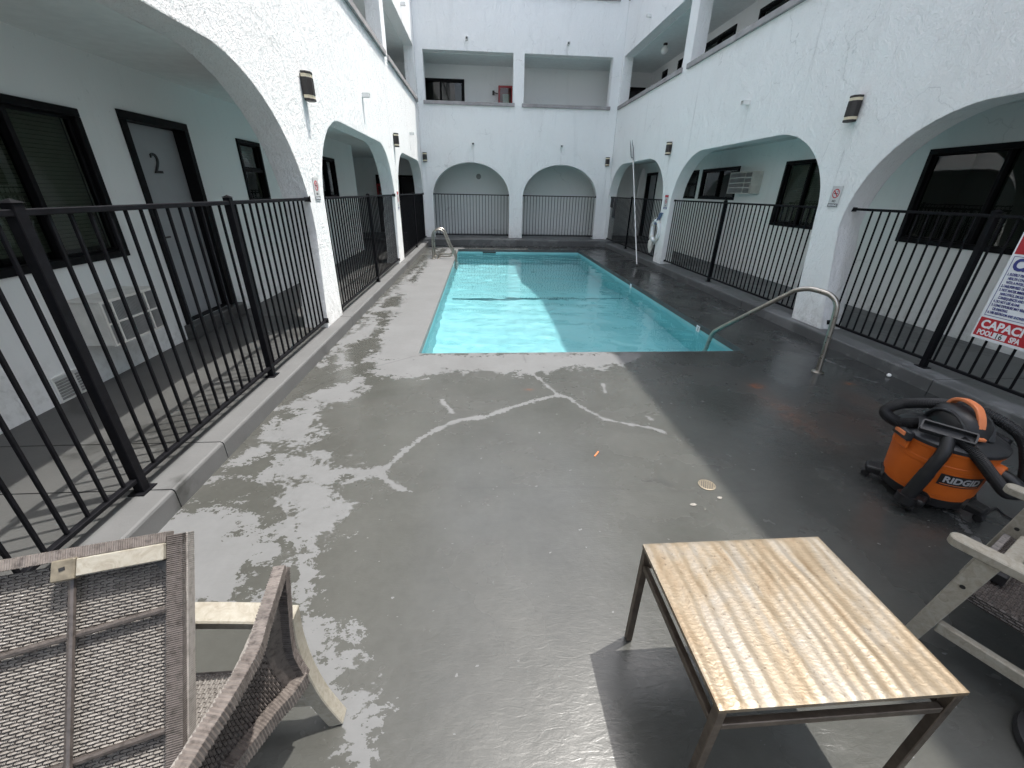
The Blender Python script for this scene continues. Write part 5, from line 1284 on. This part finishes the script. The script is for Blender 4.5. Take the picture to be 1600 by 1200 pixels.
    def wrap(u, z, d):
        q = aL + u / .207; r = rr(z) + d; return (c.x + r * math.cos(q), c.y + r * math.sin(q), z)
    def curved(u0, u1, z0, z1, d, name, mat):
        b = MB(); k = 14; vs = []
        for dd in (d, d + .0012):
            for z in (z0, z1):
                for i in range(k + 1): vs.append(wrap(u0 + (u1 - u0) * i / k, z, dd))
        m = k + 1; fs = []
        for i in range(k): fs += [(2 * m + i, 2 * m + i + 1, 3 * m + i + 1, 3 * m + i), (i, m + i, m + i + 1, i + 1), (m + i, 3 * m + i, 3 * m + i + 1, m + i + 1), (i, i + 1, 2 * m + i + 1, 2 * m + i)]
        fs += [(0, 2 * m, 3 * m, m), (k, m + k, 3 * m + k, 2 * m + k)]
        return b.add(vs, fs).build(name, mat, t)
    curved(-.098, .098, .178, .242, .001, 'badge', M['black'])
    curved(-.088, .088, .1855, .1885, .0026, 'badge_line', M['darkorange'])
    cu = bpy.data.curves.new('badge_lettering', 'FONT'); cu.body = 'RIDGID'; cu.size = .048; cu.extrude = .0005; cu.align_x = 'CENTER'; cu.offset = .0016; cu.resolution_u = 3
    to = bpy.data.objects.new('tmp', cu); COL.objects.link(to)
    me = bpy.data.meshes.new_from_object(to.evaluated_get(bpy.context.evaluated_depsgraph_get())); bpy.data.objects.remove(to); bpy.data.curves.remove(cu)
    for v in me.vertices:
        p = wrap(v.co.x * 1.02, .199 + v.co.y, .0032 + v.co.z); v.co = Vector(p) - c
    me.materials.clear(); me.materials.append(M['silver']); me.name = 'badge_lettering'
    link_mesh('badge_lettering', me, t)
    # port and hose
    q = a0 + math.radians(74); d = Vector((math.cos(q), math.sin(q), 0))
    MB().tube([c + d * .19 + Z * .285, c + d * .235 + Z * .28, c + d * .25 + Z * .28], [.044, .044, .040], 18).build('hose_port', M['orange'], t, smooth=True)
    MB().tube(smooth_path([c + d * .235 + Z * .28, c + d * .29 + Z * .265, c + d * .335 + Z * .235 - T * .0], 5), .031, 14).build('hose_cuff', M['plastic'], t, smooth=True)
    hose = [c + d * .325 + Z * .238, P(.06, .315, .205), P(.0, .325, .245), P(-.06, .300, .34), P(-.13, .24, .43), P(-.19, .09, .475), P(-.17, -.05, .478), P(-.08, -.16, .475), P(0, -.25, .458), P(.09, -.29, .425), P(.135, -.22, .405), P(.12, -.14, .425)]
    hp = smooth_path(hose, 34)
    MB().tube(hp, [.0275 + (.0018 if i % 2 else -.0014) for i in range(len(hp))], 14).build('hose', M['rubber'], t)
    h2 = smooth_path([P(.02, .325, .235), P(.11, .285, .215), P(.175, .215, .285), P(.20, .12, .375), P(.175, .03, .425)], 34)
    MB().tube(h2, [.0265 + (.0018 if i % 2 else -.0014) for i in range(len(h2))], 14).build('hose_end', M['rubber'], t)
    # floor nozzle lying on the lid with its wand reaching down to the foot
    na, nb = P(.185, -.125, .445), P(.180, .085, .445); dn = (nb - na).normalized(); up = (Z * .82 + T * .57).normalized()
    nz = MB(); w = .056; sd = dn.cross(up).normalized()
    for k in (-1, 1): nz.bar(na + sd * (w / 2 * k), nb + sd * (w / 2 * k), .008, .03, up)
    nz.bar(na - sd * (w / 2 - .004), na + sd * (w / 2 - .004), .008, .03, up); nz.bar(nb - sd * (w / 2 - .004), nb + sd * (w / 2 - .004), .008, .03, up)
    z = MB().bar(na - up * .014, nb - up * .014, w - .006, .006, up); nz.add(z.v, z.f)
    nz.build('floor_nozzle', M['lid'], t)
    wd = [P(.19, -.01, .425), P(.235, .0, .375), P(.262, -.01, .30), P(.275, -.03, .18), P(.285, -.045, .09)]
    MB().tube(smooth_path(wd, 8), [.029] * 8 + [.030] * 12 + [.033] * 13, 18).build('wand', M['plastic'], t, smooth=True)
    MB().tube([P(.285, -.045, .10), P(.288, -.048, .055), P(.29, -.05, .045)], [.046, .048, .04], 18).build('wand_collar', M['plastic'], t, smooth=True)
    t.scale = (1.0, 1.0, 1.09)
    cord = [P(-.03, .20, .10), P(.02, .26, .012), (2.93, 1.62, .006), (2.92, 1.55, .006), (3.0, 1.46, .006), (3.2, 1.40, .006), (3.6, 1.35, .006)]
    MB().tube(smooth_path(cord, 8), .0048, 8).build('cord', M['rubber'], t, smooth=True)
vacuum()
# dark round base at the corner of the picture
def stand_base():
    c = (1.875, .49, 0.0); t = thing('stand_base', 'black round ribbed base on the deck, cut by the lower right corner', 'base', c)
    MB().lathe([(.175, 0.0), (.185, .012), (.18, .03), (.165, .04), (.16, .032), (.145, .035), (.13, .055), (.09, .066), (.05, .068), (.04, .075), (.035, .075)], c, 40).build('base', M['rubber'], t, smooth=True)
    for i in range(8):
        a = 2 * PI * i / 8; d = Vector((math.cos(a), math.sin(a), 0)); MB().bar(Vector(c) + d * .05 + Vector((0, 0, .072)), Vector(c) + d * .15 + Vector((0, 0, .042)), .012, .012).build('rib', M['rubber'], t, bevel=.003)
    MB().tube([(c[0], c[1], .074), (c[0], c[1], .16)], .022, 14).build('socket', M['rubber'], t, smooth=True)
stand_base()
bpy.context.view_layer.update()
